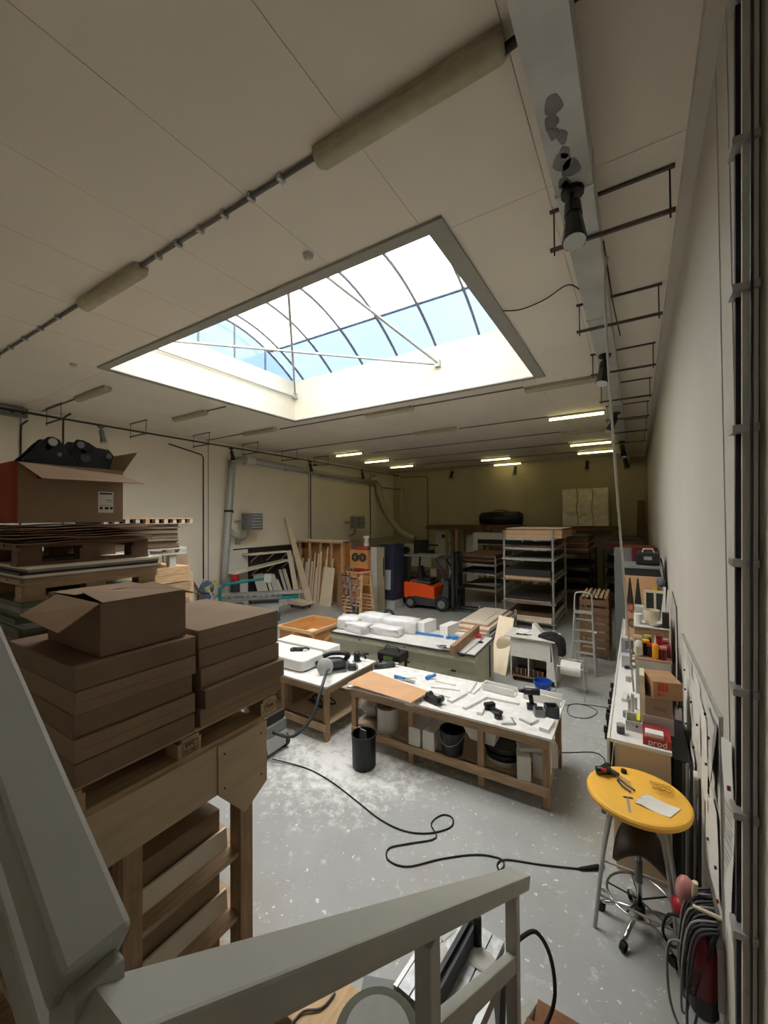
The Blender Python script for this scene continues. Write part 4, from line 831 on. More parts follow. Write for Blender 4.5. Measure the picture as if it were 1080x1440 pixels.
M().beam((x0+.08,y0-.03,.19),(-7.5,y0-.03,.6),.07,.02,(0,1,0)).build('diagonal_batten', pine_light, CR); M().beam((x1-.05,y0-.03,.19),(-7.45,y0-.03,.6),.07,.02,(0,1,0)).build('diagonal_batten', ply_or, CR)
M().beam((x1+.03,y0+.08,.19),(x1+.03,y1-.08,.6),.07,.02,(1,0,0)).build('diagonal_batten', pine_light, CR)
M().box(x1+.009,x1+.06,y0-.06,y0+.04,.12,zt).build('corner_post', ply_or, CR)
for xx in (x0+.1,x1-.1):
    for yy in (y0+.12,y1-.12): M().cyl((xx,yy-.025,.06),(xx,yy+.025,.06),.06,n=14).build('castor', rubber, CR)
tag(M().cbox((-7.3,8.2,.36),(.35,.2,.08),.4).build('white_offcut', white), 'white offcut lying inside the open plywood crate', 'offcut')
# white cart with clamps
WC = thing('rolling_cabinet', 'white rolling cabinet with two open compartments behind the sage machine', 'cabinet', (-1.9,9.15,0))
x0,x1,y0,y1 = -2.35,-1.44,8.85,9.5
M().box(x0,x0+.02,y0,y1,.11,.93).build('side_panel', white_paint, WC); M().hexa([(x1-.02,y0,.05),(x1,y0,.05),(x1,y1,.05),(x1-.02,y1,.05)],[(x1-.1,y0,.93),(x1-.08,y0,.93),(x1-.08,y1,.93),(x1-.1,y1,.93)]).build('side_panel', white_paint, WC)
M().box(x0+.02,x1-.1,y0,y0+.02,.52,.93).build('front_panel', white_paint, WC)
M().hexa([(x1-.18,y0,.11),(x1-.021,y0,.11),(x1-.021,y0+.02,.11),(x1-.18,y0+.02,.11)],[(x1-.18,y0,.519),(x1-.065,y0,.519),(x1-.065,y0+.02,.519),(x1-.18,y0+.02,.519)]).build('front_panel', white_paint, WC)
M().box(-1.99,-1.97,y0,y1,.13,.52).build('divider', white_paint, WC); M().box(x0+.02,x1-.03,y0,y1,.1,.13).build('floor_panel', old_wood, WC); M().box(x0+.02,x1-.1,y1-.02,y1,.13,.93).build('back_panel', white_paint, WC)
M().box(x0-.12,x1+.0,y0-.05,y1+.05,.931,.955).build('top', white_paint, WC, bev=.003)
for xx in (x0+.08,x1-.1):
    for yy in (y0+.06,y1-.08): M().cyl((xx,yy-.02,.05),(xx,yy+.02,.05),.05,n=12).build('castor', rubber, WC)
for j,xx in enumerate((-2.27,-1.93)):
    for k in range(6):
        t = thing('screw_clamp', 'dark screw clamp in the %s compartment of the white rolling cabinet' % ('left' if j == 0 else 'right'), 'clamp', (xx+.045*k,8.9,.13), 0, 'clamps in the rolling cabinet')
        x = xx+.045*k
        M().box(x-.012,x+.012,8.87,9.2,.131,.16).build('bar', dark_steel, t); M().box(x-.014,x+.014,8.87,8.9,.1605,.28).build('jaw', old_wood if k%2 else black, t); M().cyl((x,8.93,.16),(x,8.93,.25),.016).build('handle', old_wood, t)
for i,(x,y,rz) in enumerate(((-2.15,9.05,.3),(-2.0,9.15,-.4),(-2.2,9.25,.9),(-1.95,9.3,.1))):
    m = M(); m.grid((x-.12,y-.1,.963),(.26,.04,0),(-.03,.2,0),5,5,lambda u,v: (0,0,.05*abs(math.sin(6*u+i))*abs(math.cos(5*v+i))))
    tag(m.build('crumpled_paper', paper, solid=.004), 'crumpled white paper in the heap on the rolling cabinet', 'paper', 'paper heap on the rolling cabinet')
tag(M().hexa([(-1.95,9.0,.956),(-1.7,9.05,.956),(-1.7,9.35,.956),(-1.95,9.3,.956)],[(-1.95,9.15,1.2),(-1.93,9.15,1.2),(-1.9,9.3,1.2),(-1.92,9.3,1.2)]).build('folded_card', white_paint), 'white folded card standing like a tent on the rolling cabinet', 'card')
m = M()
JX = [(-1.80,.975,.05),(-1.70,1.0,.07),(-1.58,1.01,.085),(-1.47,.99,.10),(-1.385,.93,.10),(-1.34,.83,.085),(-1.325,.72,.075),(-1.32,.64,.05)]
rows = []
for i, (x, z, h) in enumerate(JX):
    w_ = (.10,.18,.24,.27,.28,.26,.22,.14)[i]; tl = min(1,max(0,(x+1.5)/.15))
    rows.append([(x+h*math.sin(a)*tl*.6+.012*math.sin(5*a+i), 9.08+w_*math.cos(a)*(1+.08*math.sin(3*a+i*1.7)), z+(h*.55*math.sin(a)*(1-tl)+.012*math.cos(4*a+2*i))+.0) for a in [2*PI*k/18 for k in range(18)]])
m.rings([[Vector(p) for p in r] for r in rows]); m.tube([(-1.62,8.98,1.03),(-1.48,8.9,1.02),(-1.37,8.86,.9),(-1.35,8.86,.68)],.05,8,4)
tag(m.build('black_jacket', cloth_black, smooth=True), 'black jacket draped over the right end of the white rolling cabinet', 'jacket')
bucket('blue_bucket', 'blue plastic bucket on the floor in front of the white rolling cabinet', (-1.62,8.45,0), .125,.165,.27, blue)
# roll stand
RS = thing('roll_stand', 'thin steel stand beside the white rolling cabinet carrying a white roll', 'stand', (-1.15,8.75,0))
for y in (8.5,9.0):
    M().tube([(-1.40,y,0),(-1.36,y,.60)],.01,6).build('leg', steel, RS); M().tube([(-.88,y-.02,0),(-.9,y,.72)],.01,6).build('leg', steel, RS)
    M().cyl((-1.36,y,.6),(-.9,y,.6),.009,n=6).build('cross_bar', steel, RS)
M().tube([(-1.36,8.5,.6),(-1.36,9.0,.6)],.01,6).build('cross_bar', steel, RS); M().tube([(-.9,8.5,.72),(-.9,9.0,.72)],.01,6).build('cross_bar', steel, RS)
M().cyl((-1.4,8.76,.5),(-.87,8.76,.5),.012,n=8).build('axle', steel, RS)
t = thing('film_roll', 'thick white roll hanging on the thin steel stand', 'roll', (-1.14,8.76,.5))
M().cyl((-1.32,8.76,.5),(-.96,8.76,.5),.14,n=24).build('roll', paper, t, smooth=False); M().cyl((-.962,8.76,.5),(-.955,8.76,.5),.04,n=14).build('core', card, t)
# step ladder
LD = thing('step_ladder', 'aluminium step ladder leaning forward in front of the dark rack at right', 'ladder', (-1.05,10.1,0))
def lp(s,z): return (-1.05+s*(.23-.06*z/1.75), 9.9+.26*z/1.75, z)
for s in (-1,1): M().beam(lp(s,0),lp(s,1.35),.03,.06,(0,1,0)).build('rail', galv, LD)
M().tube([lp(-1,1.35),lp(-1,1.7),(-1.15,10.16,1.78),(-.95,10.16,1.78),lp(1,1.7),lp(1,1.35)],.018,8,3).build('hand_hoop', steel, LD)
for k in range(5):
    z = .24+.24*k; a, b = lp(-1,z), lp(1,z); M().box(a[0],b[0],a[1]-.02,a[1]+.09,z-.02,z).build('step', galv, LD)
for s in (-1,1): M().beam((-1.05+s*.21,10.75,0),(-1.05+s*.18,10.13,1.33),.025,.04).build('rear_leg', galv, LD)
M().cyl((-.83,10.0,.95),(-.78,10.0,.95),.03).build('knob', white_paint, LD)
M().box(-1.24,-.86,10.03,10.25,1.33,1.36).build('top_tray', galv, LD)
# brown crates behind the ladder
t = thing('slatted_crate', 'brown slatted timber crate behind the step ladder', 'crate', (-.9,11.6,0))
for k in range(7): M().box(-1.25,-.62,11.2,11.22,.1+.2*k,.25+.2*k).build('slat', old_wood, t)
for k in range(7): M().box(-.62,-.60,11.2,12.4,.1+.2*k,.25+.2*k).build('slat', old_wood, t)
for x in (-1.22,-.65):
    for y in (11.24,12.36): M().box(x-.03,x+.03,y-.02,y+.02,0,1.5).build('post', old_wood, t)
for k in range(6): M().box(-1.2+.1*k,-1.14+.1*k,11.2,12.4,1.5,1.53+.02*(k%2)).build('top_slat', pine, t)
# leaning shaped board
t = thing('shaped_panel', 'pale board with a round hollow leaning between the sage machine and the rolling cabinet', 'panel', (-2.6,9.4,0))
M().hexa([(-2.93,9.15,0),(-2.5,9.0,0),(-2.49,9.02,0),(-2.92,9.17,0)],[(-2.88,9.85,1.12),(-2.5,9.75,1.1),(-2.49,9.77,1.1),(-2.87,9.87,1.12)]).build('board', beige_board, t)
M().blob((-2.64,9.42,.55),.19,(1,.25,1.0),18,10).build('hollow', mat('hollow_beige','c8b89c',.6,var=.04), t, smooth=True)
# low stack of panels on low rack
LR = thing('low_trestle', 'low steel trestle under the stack of pale and pink panels', 'trestle', (-3.8,11.3,0))
for x in (-4.4,-3.25):
    for y in (10.15,12.9): M().box(x-.03,x+.03,y-.03,y+.03,0,.50).build('leg', galv, LR); M().box(x-.035,x+.035,y-.035,y+.035,.5,.62).build('stake', galv, LR)
for y in (10.15,12.9): M().box(-4.37,-3.28,y-.03,y+.03,.40,.47).build('cross_beam', galv, LR)
for x in (-4.4,-3.25): M().box(x-.025,x+.025,10.18,12.87,.40,.46).build('side_beam', galv, LR)
zz = .4705
for k,(m_,x0,x1,y0,y1) in enumerate(((board_pink,-4.33,-3.32,10.2,12.85),(beige_board,-4.34,-3.31,10.22,12.85),(board_pink,-4.3,-3.35,10.3,12.8),(beige_board,-4.33,-3.32,10.45,12.86),(pale_board,-4.3,-3.33,10.5,12.8),(board_pink,-4.22,-3.4,10.62,12.8),(pale_board,-4.2,-3.45,10.75,12.75),(pale_board,-4.15,-3.62,10.9,12.7))):
    tag(M().box(x0,x1,y0,y1,zz,zz+.019).build('panel', m_), ordl('flat panel in the stack on the low steel trestle', k, 8), 'panel', 'panels on the low trestle'); zz += .0205
# ================================================================== RACKS AT THE BACK
def rack(name, label, x0, x1, y0, y1, h, levels, m_=galv, cups=True, r=.035):
    t = thing(name, label, 'rack', ((x0+x1)/2,(y0+y1)/2,0))
    for x in (x0,x1):
        for y in (y0,y1):
            M().cyl((x,y,0),(x,y,h),r,n=10).build('post', m_, t, smooth=False)
            if cups:
                for z in levels: M().lathe([(r+.01,-.03),(r+.055,-.01),(r+.055,0),(r+.01,.02)],(x,y,z),12).build('rosette', m_, t)
            M().cyl((x,y,0),(x,y,.012),r*2.2,n=10).build('foot_plate', m_, t)
    for z in levels:
        for y in (y0,y1): M().beam((x0+r,y,z),(x1-r,y,z),.05,.07).build('cross_beam', m_, t)
        for x in (x0,x1): M().beam((x,y0+r,z),(x,y1-r,z),.05,.06).build('side_beam', m_, t)
        for k in (1,2): M().beam((x0+(x1-x0)*k/3,y0+.03,z+.01),(x0+(x1-x0)*k/3,y1-.03,z+.01),.05,.04).build('bearer', m_, t)
    return t
def load(x0,x1,y0,y1,z,items,lab,grp,jit=.03):
    for k, (m_, h) in enumerate(items):
        tag(M().box(x0+R(0,min(jit,.02)),x1-R(0,min(jit,.02)),y0+R(-jit,jit),y1+R(-jit,jit),z,z+h-.001).build('board', m_), ordl(lab, k, len(items)), 'board', grp); z += h
    return z
y0 = 13.4
R1 = rack('scaffold_rack', 'galvanised scaffold rack full of boards, centre right behind the rolling cabinet', -3.72,-2.22,y0,15.9,3.06,(.16,.77,1.49,2.15,2.49,2.80))
rh = .036
load(-3.675,-2.265,y0-.1,15.9,.16+rh,[(beige_board,.05),(pale_board,.04),(beige_board,.05),(pale_board,.04),(board_brown,.03)],'pale thick board on the lowest level of the scaffold rack','lowest boards of the scaffold rack')
load(-3.675,-2.265,y0-.12,15.9,.77+rh,[(board_pink,.05),(pale_board,.02),(board_dark,.10)],'board with ragged pink edge on the second level of the scaffold rack','second level boards of the scaffold rack')
load(-3.675,-2.265,y0-.15,15.9,1.49+rh,[(pine_light,.07),(pine_light,.03),(board_dark,.22)],'light or dark edged board on third level of the scaffold rack','third level boards of the scaffold rack')
load(-3.6,-2.265,y0+.1,15.8,2.15+rh,[(board_grey,.02),(board_dark,.02)],'thin board on the fourth level of the scaffold rack','fourth level boards of the scaffold rack')
load(-3.6,-2.265,y0+.05,15.8,2.49+rh,[(board_dark,.03),(board_brown,.03)],'thin dark board on the fifth level of the scaffold rack','fifth level boards of the scaffold rack')
load(-3.68,-1.95,y0+.07,15.8,2.80+rh,[(pine_light,.10),(mdf,.03),(pine_light,.09),(mdf,.04),(board_brown,.03),(pale_board,.02)],'light edged board on top of the scaffold rack','top boards of the scaffold rack')
# rack left of it
R2 = rack('steel_rack', 'grey steel rack of dark boards between the forklift and the scaffold rack', -6.2,-4.68,15.6,18.2,1.98,(.62,1.25,1.62), galv, True, .028)
rk2 = .036
load(-6.16,-4.72,15.45,18.1,.62+rk2,[(pine_light,.06),(board_dark,.03)],'wide dark board with pale edge lying low on the steel rack beside the forklift','low boards of the steel rack')
tag(M().hexa([(-6.1,16.1,.757),(-4.8,15.9,.757),(-4.75,16.7,.757),(-5.0,16.8,.757)],[(-6.1,16.1,.77),(-4.8,15.9,.77),(-4.75,16.7,.77),(-5.0,16.8,.77)]).build('white_sheet', pale_board), 'pale pointed sheet lying on the wide dark board beside the forklift', 'sheet')
load(-6.16,-4.72,15.7,18.1,1.62+rk2,[(board_brown,.06),(board_dark,.05),(board_brown,.05),(board_pink,.04),(board_dark,.05),(board_brown,.06),(old_wood,.05)],'brown board in the pile on top of the steel rack','boards on the steel rack',.15)
load(-6.15,-4.72,15.8,18.0,1.25+rk2,[(board_dark,.06),(board_dark,.05)],'dark board on the middle level of the steel rack','middle boards of the steel rack')
R3 = rack('dark_rack', 'dark steel rack right behind the scaffold rack', -3.0,-1.5,17.0,19.6,2.2,(.5,1.0,1.45,2.1), dark_steel, False, .03)
for z, its in ((.5,[(board_dark,.1),(board_brown,.08)]),(1.0,[(board_dark,.15)]),(1.45,[(board_brown,.1),(board_dark,.1)]),(2.1,[(board_brown,.1),(pine,.06),(darkred,.05),(board_brown,.12),(pine_light,.06),(board_brown,.1),(old_wood,.1),(board_dark,.05)])):
    load(-2.96,-1.54,16.9,19.5,z+.036,its,'board on the %s level of the dark rack behind the scaffold rack' % {.5:'lowest',1.0:'second',1.45:'third',2.1:'top'}[z],'boards on the dark rack',.08)
R4 = rack('dark_rack', 'dark steel rack in the right back corner beside the red board', -1.05,.25,16.9,20.0,2.3,(.5,1.1,1.65,2.2), dark_steel, False, .03)
for z, its in ((.5,[(board_dark,.2)]),(1.1,[(board_dark,.2)]),(1.65,[(board_dark,.14)]),(2.2,[(board_dark,.1),(darkred,.16),(board_brown,.12),(board_dark,.06)])):
    load(-1.01,.21,16.9,19.9,z+.036,its,'board on the %s level of the rack in the right back corner' % {.5:'lowest',1.1:'second',1.65:'third',2.2:'top'}[z],'boards in the right back corner',.05)
tag(M().hexa([(-.12,20.6,0),(.22,20.6,0),(.22,20.68,0),(-.12,20.68,0)],[(.05,21.3,4.2),(.3,21.3,4.2),(.3,21.38,4.2),(.05,21.38,4.2)]).build('leaning_board', old_wood), 'tall brown board leaning in the right back corner', 'board')
# timber gallery on the back wall
G = thing('timber_gallery', 'long timber shelf frame in front of the back wall carrying the black bag', 'gallery', (-6.8,20.7,0))
for y in (20.2,21.2): M().box(-9.9,-.6,y-.04,y+.04,2.88,3.04).build('long_beam', old_wood, G)
for k in range(24): M().box(-9.9+.39*k,-9.55+.39*k,20.1,21.3,3.041,3.07).build('deck_plank', old_wood, G)
for x in (-8.7,-8.1,-6.6,-4.4,-2.4,-.8): M().box(x-.06,x+.06,20.15,20.27,0,2.879).build('post', pine_z, G); M().box(x-.06,x+.06,21.15,21.27,0,2.879).build('post', pine_z, G)
for x in (-8.7,-6.6): M().beam((x+.08,20.2,2.0),(x+.75,20.2,2.86),.05,.09,(0,1,0)).build('knee_brace', pine_x, G)
for k in range(4): tag(M().box(-9.8+k*.1,-4.6-.3*k,20.25+.22*k,20.43+.22*k,3.0705,3.13).build('long_plank', old_wood if k%2 else board_brown), 'long brown plank lying on the timber shelf frame', 'plank', 'planks on the timber shelf')
BG = thing('black_bag', 'long black soft bag lying on the timber shelf in front of the back wall', 'bag', (-5.7,20.55,3.13))
m = M(); m.rings([[(x,20.55+.38*k*math.cos(a),3.45+(.32*k if math.sin(a)>0 else .315)*math.copysign(abs(math.sin(a))**.6,math.sin(a))) for a in [2*PI*i/14 for i in range(14)]] for x,k in ((-6.9,.75),(-6.8,1.0),(-6.2,1.1),(-5.6,1.1),(-4.95,1.05),(-4.8,.8))]); m.build('bag_body', mat('black_vinyl','121214',.35,var=.2), BG, smooth=True)
M().tube([(-6.2,20.3,3.78),(-6.0,20.25,3.86),(-5.6,20.25,3.86),(-5.4,20.3,3.78)],.02,6,3).build('handle', black, BG); M().tube([(-6.6,20.15,3.3),(-6.62,20.05,3.1),(-6.55,20.05,2.6)],.03,6,3).build('strap', black, BG)
M().cbox((-5.8,20.19,3.55),(1.3,.02,.03)).build('piping', dgrey, BG)
FP = thing('wrapped_crate', 'large crate wrapped in creased pale sheeting high before the back wall, right side', 'crate', (-1.95,20.5,3.07))
for i in range(3):
    for j in range(3):
        m = M(); w_, h_ = .62, .56; xx, zz = -2.9+i*w_, 3.1+j*h_
        m.grid((xx+.005,20.2,zz+.005),(w_-.01,0,0),(0,0,h_-.01),6,6,lambda u,v: (0,.025*math.sin(9*u+5*v+i*2+j)+.02*math.cos(11*v-4*u+j*3),0)); m.build('wrap_sheet', foil, FP, smooth=True)
M().box(-2.9,-1.04,20.24,20.9,3.075,4.78).build('crate_core', foil, FP)
for x in (-2.28,-1.66): M().tube([(x+.03*math.sin(k),20.165,3.1+.17*k) for k in range(11)],.012,5).build('strap', board_brown, FP)
# white doors and white cabinet at the back wall
for k,(x0,x1,zt,m_,lab) in enumerate(((-9.85,-8.9,2.75,white_paint,'large white board with a small black label left of the timber posts'),(-8.0,-6.75,2.6,white_paint,'large white board right of the timber posts'))):
    t = thing('white_board', lab, 'board', ((x0+x1)/2,21.35,0)); M().box(x0,x1,21.3,21.36,0,zt).build('board', m_, t)
    if k == 0: M().box(-9.45,-9.2,21.29,21.2995,2.35,2.55).build('label_plate', black, t)
t = thing('white_housing', 'white housing with a long black opening behind the steel rack', 'cabinet', (-5.4,19.6,0))
M().box(-7.0,-3.9,19.6,20.05,2.15,2.75).build('top_panel', white_paint, t); M().box(-6.75,-4.1,19.58,19.599,2.2,2.42).build('opening', black, t); M().box(-7.0,-6.75,19.6,20.05,0,2.149).build('side_panel', white_paint, t); M().box(-4.1,-3.9,19.6,20.05,0,2.149).build('side_panel', white_paint, t)
# grey machine in the left back corner
t = thing('edge_machine', 'long grey green machine in the left back corner under the flexible hose', 'machine', (-10.3,19.2,0))
M().box(-11.9,-8.9,18.7,19.7,.6,1.55).build('body', sage, t, bev=.03); M().box(-11.9,-8.9,18.8,19.6,.05,.59).build('base', mgrey, t); M().box(-10.9,-9.9,19.0,19.7,1.551,2.1).build('hood', sage, t, bev=.05)
M().box(-10.0,-9.3,18.9,19.3,1.56,2.35).build('motor_box', dark_steel, t, bev=.02); M().cyl((-10.4,18.9,1.8),(-10.4,18.69,1.8),.18,n=16).build('hand_wheel', black, t); M().box(-9.3,-8.95,18.75,19.2,1.56,1.85).build('panel_box', black, t)
M().box(-12.2,-9.0,19.72,19.8,2.0,2.08).build('guide_rail', dark_steel, t)
M().cyl((-10.5,20.0,1.2),(-10.5,20.0,2.3),.2,n=14).build('hose_port', mgrey, t)
t = thing('roller_table', 'grey roller table stacked with brown sheets behind the forklift', 'table', (-9.2,17,0))
for x in (-9.8,-8.3):
    for y in (16.3,18.2): M().box(x-.04,x+.04,y-.04,y+.04,0,.85).build('leg', mgrey, t)
M().box(-9.9,-8.2,16.2,18.3,.85,.93).build('top', mgrey, t); M().box(-9.85,-8.25,16.3,18.2,.15,.2).build('shelf', lgrey, t)
load(-9.9,-8.25,16.25,18.2,.931,[(board_brown,.04),(board_grey,.04),(board_brown,.05)],'brown or grey sheet on the roller table behind the forklift','sheets on the roller table')
tag(M().box(-9.75,-8.4,16.4,18.1,.2005,.72).build('dark_box', board_brown), 'dark brown box under the roller table behind the forklift', 'box')
# blue and grey cabinets behind clamp pallet
NB = thing('navy_cabinet', 'tall navy blue cabinet door panel standing behind the clamp pallet', 'cabinet', (-8.7,13.9,0))
M().hexa([(-8.6,13.35,.35),(-7.93,13.3,.35),(-7.85,14.0,.35),(-8.5,14.0,.35)],[(-8.6,13.4,2.5),(-7.95,13.35,2.5),(-7.85,14.0,2.5),(-8.5,14.0,2.5)]).build('body', navy, NB); M().box(-8.58,-7.9,13.33,14.0,0,.349).build('plinth', lgrey, NB)
M().hexa([(-8.35,13.27,.75),(-8.05,13.25,.75),(-8.05,13.29,.75),(-8.35,13.31,.75)],[(-8.35,13.3,1.5),(-8.05,13.28,1.5),(-8.05,13.32,1.5),(-8.35,13.34,1.5)]).build('pale_plate', lgrey, NB)
tag(M().hexa([(-8.3,14.6,0),(-8.02,14.7,0),(-8.02,14.73,0),(-8.3,14.63,0)],[(-8.33,14.8,1.9),(-8.05,14.9,1.9),(-8.05,14.93,1.9),(-8.33,14.83,1.9)]).build('dark_sheet', dark_steel), 'narrow dark panel standing just right of the navy cabinet', 'panel')
GC = thing('grey_door', 'grey and beige narrow door leaf standing between the orange speaker box and the navy cabinet', 'door leaf', (-8.95,12.9,0))
M().box(-8.69,-8.42,12.9,12.95,0,2.4).build('leaf', lgrey, GC); M().box(-8.41,-8.12,12.95,13.0,0,2.4).build('leaf', mat('khaki_leaf','948a70',.6), GC); M().box(-8.16,-8.12,12.93,12.949,1.3,2.0).build('black_seal', black, GC)
SPK = thing('speaker_box', 'orange plywood box with two round grilles and a red top behind the clamp pallet', 'box', (-9.4,12.9,0))
M().box(-9.55,-8.70,12.7,13.2,0,2.28).build('body', ply_or, SPK); M().box(-9.30,-8.71,12.695,13.2,2.281,2.42).build('red_top', mat('faded_red','a04038',.6), SPK)
for x in (-9.28,-8.93): 
    M().cyl((x,12.70,2.0),(x,12.68,2.0),.17,n=22).build('grille', board_dark, SPK)
    for a in (0,1.05,2.1): M().beam((x-.16*math.cos(a),12.672,2.0-.16*math.sin(a)),(x+.16*math.cos(a),12.672,2.0+.16*math.sin(a)),.006,.012,(0,1,0)).build('spoke', pine_light, SPK)
t = thing('white_pump', 'white bottle shaped pump standing on the speaker box', 'pump', (-8.95,13.0,2.42)); M().lathe([(.12,0),(.12,.08),(.09,.12),(.09,.3),(.14,.34),(.14,.4),(.02,.41)],(-8.95,13.0,2.4205),16).build('body', white_paint, t)
# clamp pallet
CP = pallet('clamp_pallet', 'pine pallet trolley carrying a tall rack of red clamps, centre left at the back', (-8.42,11.75,.0), -.12, .95, .95, pine_light)
CF = thing('clamp_rack', 'upright pine frame hung with red clamps standing on the pallet trolley', 'rack', (-8.42,11.75,.145), -.12)
for x in (-.36,.36):
    for y in (-.36,.36): M().hexa([(x-.035,y-.035,0),(x+.035,y-.035,0),(x+.035,y+.035,0),(x-.035,y+.035,0)],[(x*.9-.03,y*.6-.03,1.45),(x*.9+.03,y*.6-.03,1.45),(x*.9+.03,y*.6+.03,1.45),(x*.9-.03,y*.6+.03,1.45)]).build('upright', pine_light, CF, local=True)
for k,z in enumerate((.1,.22,.34,.46,.58,.95,1.28)): M().box(-.4,.4 if k>1 else .0,-.43,-.38,z,z+.045).build('cross_slat', pine_light, CF, local=True); M().box(-.38,.38,.28,.33,z,z+.045).build('cross_slat', pine_light, CF, local=True)
M().box(-.38,.4,-.3,.3,1.451,1.49).build('top_board', pine_light, CF, local=True)
c_, s_ = math.cos(-.12), math.sin(-.12)
def cw(x,y,z): return (-8.42+c_*x-s_*y, 11.75+s_*x+c_*y, .145+z)
for k in range(10):
    x = -.33+.074*k; zt = 1.36 if k<5 else 1.3; ln = .45+.35*(k%3)
    t = thing('bar_clamp', 'bar clamp hanging on the pine clamp rack', 'clamp', cw(x,-.46,zt), 0, 'clamps on the pine rack')
    M().beam(cw(x,-.455,zt),cw(x,-.455,zt-ln),.014,.03,(0,1,0)).build('bar', steel, t); M().cbox(cw(x,-.49,zt),(.03,.1,.045)).build('jaw', red if k%2 else dark_steel, t); M().cbox(cw(x,-.49,zt-ln*.6),(.03,.1,.045)).build('sliding_jaw', red, t); M().cyl(cw(x,-.52,zt-ln*.6),cw(x,-.52,zt-ln*.6-.12),.016,n=8).build('handle', old_wood if k%2 else red, t)
for k in range(5):
    t = thing('red_clamp', 'red clamp lying on top of the pine clamp rack', 'clamp', cw(-.25+.13*k,0,1.49), 0, 'clamps on top of the pine rack')
    M().beam(cw(-.28+.13*k,-.3,1.52),cw(-.22+.13*k,.25,1.52),.03,.05).build('bar', dark_steel if k<3 else red, t); M().cbox(cw(-.28+.13*k,-.3,1.56),(.05,.06,.13)).build('jaw', red if k>2 else mgrey, t)
tag(M().hexa([cw(.05,-.50,.38),cw(.14,-.50,.38),cw(.14,-.52,.38),cw(.05,-.52,.38)],[cw(-.06,-.48,1.4),cw(.06,-.48,1.4),cw(.06,-.50,1.4),cw(-.06,-.50,1.4)]).build('steel_beam', mgrey), 'grey steel bar leaning in front of the clamp rack', 'bar')
for k in range(4): tag(M().cbox(cw(-.15,-.1,.05+.1*k),(.45,.3,.09)).build('grey_block', mgrey), 'grey block stacked inside the pine clamp rack', 'block', 'blocks in the clamp rack')
# timber rack at the left wall
TR = thing('timber_stall', 'open timber stall of upright boards and offcuts against the left wall', 'stall', (-11.3,13.3,0))
for k,(x,y) in enumerate(((-12.5,13.0),(-11.9,13.0),(-11.3,13.0),(-10.7,13.0),(-10.15,13.0))): M().box(x-.035,x+.035,y-.05,y+.05,0,2.5).build('post', pine_light, TR)
M().box(-12.6,-10.05,12.9,12.98,2.501,2.58).build('top_rail', pine_light, TR); M().box(-12.65,-10.0,13.4,13.44,0,2.5).build('back_board', ply_or, TR); M().box(-12.6,-10.05,12.9,13.4,2.581,2.61).build('top_board', pale_board, TR); M().box(-12.64,-12.6,12.95,13.4,0,2.5).build('side_board', card_dark, TR); M().box(-10.05,-10.01,12.95,13.4,0,2.5).build('side_board', ply_or, TR)
for k in range(17):
    x = -12.5+.118*k+R(0,.03); h = R(.9,1.6) if k%3==0 else R(1.5,2.35); w_ = R(.05,.11)
    tag(M().hexa([(x,12.65-.02*(k%3),0),(x+w_,12.65-.02*(k%3),0),(x+w_,12.675-.02*(k%3),0),(x,12.675-.02*(k%3),0)],[(x+R(-.05,.05),12.86,h),(x+w_,12.86,h+R(-.1,.05)),(x+w_,12.885,h),(x,12.885,h)]).build('offcut_board', random.choice([pale_board,beige_board,beige_board,mdf])), 'pale offcut board leaning on the timber stall', 'board', 'offcuts leaning on the timber stall')
tag(M().hexa([(-10.95,12.48,0),(-10.35,12.48,0),(-10.35,12.51,0),(-10.95,12.51,0)],[(-10.85,12.70,1.55),(-10.32,12.70,1.5),(-10.32,12.73,1.5),(-10.85,12.73,1.55)]).build('leaning_board', beige_board), 'widest pale board leaning on the right end of the timber stall', 'board')
tag(M().hexa([(-10.15,12.62,0),(-9.85,12.62,0),(-9.85,12.66,0),(-10.15,12.66,0)],[(-10.1,12.66,1.35),(-9.85,12.66,1.35),(-9.85,12.69,1.35),(-10.1,12.69,1.35)]).build('leaning_board', card), 'short brown board standing beside the widest pale board', 'board')
# shelves and boards between the saw and the stall
SH = thing('tiered_shelf', 'two tier wall shelf of pale boards on the left wall above the green saw', 'shelf', (-12.5,11,2))
for za,ya,zb_,yb_ in ((2.15,10.1,2.13,12.2),(1.53,9.4,1.78,12.2)): M().hexa([(XL+.07,ya,za),(XL+.55,ya,za-.0),(XL+.55,yb_,zb_),(XL+.07,yb_,zb_)],[(XL+.07,ya,za+.05),(XL+.55,ya,za+.05),(XL+.55,yb_,zb_+.05),(XL+.07,yb_,zb_+.05)]).build('shelf_board', pale_board, SH)
for y in (10.5,11.3,12.1):
    M().beam((XL+.07,y,1.85),(XL+.5,y,2.135),.03,.03).build('bracket', lgrey, SH); M().beam((XL+.07,y,1.5+(y-9.1)*.0857-.3),(XL+.5,y,1.5+(y-9.1)*.0857-.005),.03,.03).build('bracket', lgrey, SH)
M().box(XL,XL+.06,9.75,12.8,2.36,2.40).build('top_ledge', dark_steel, SH)
tag(M().box(XL+.001,XL+.06,10.4,12.75,.3,2.355).build('dark_backing_sheet', board_dark), 'dark panel on the left wall behind the pale shelves', 'panel')
tag(M().box(XL+.001,XL+.05,9.5,10.39,.3,2.35).build('white_backing_sheet', white_paint), 'white panel on the left wall left of the pale shelves', 'panel')
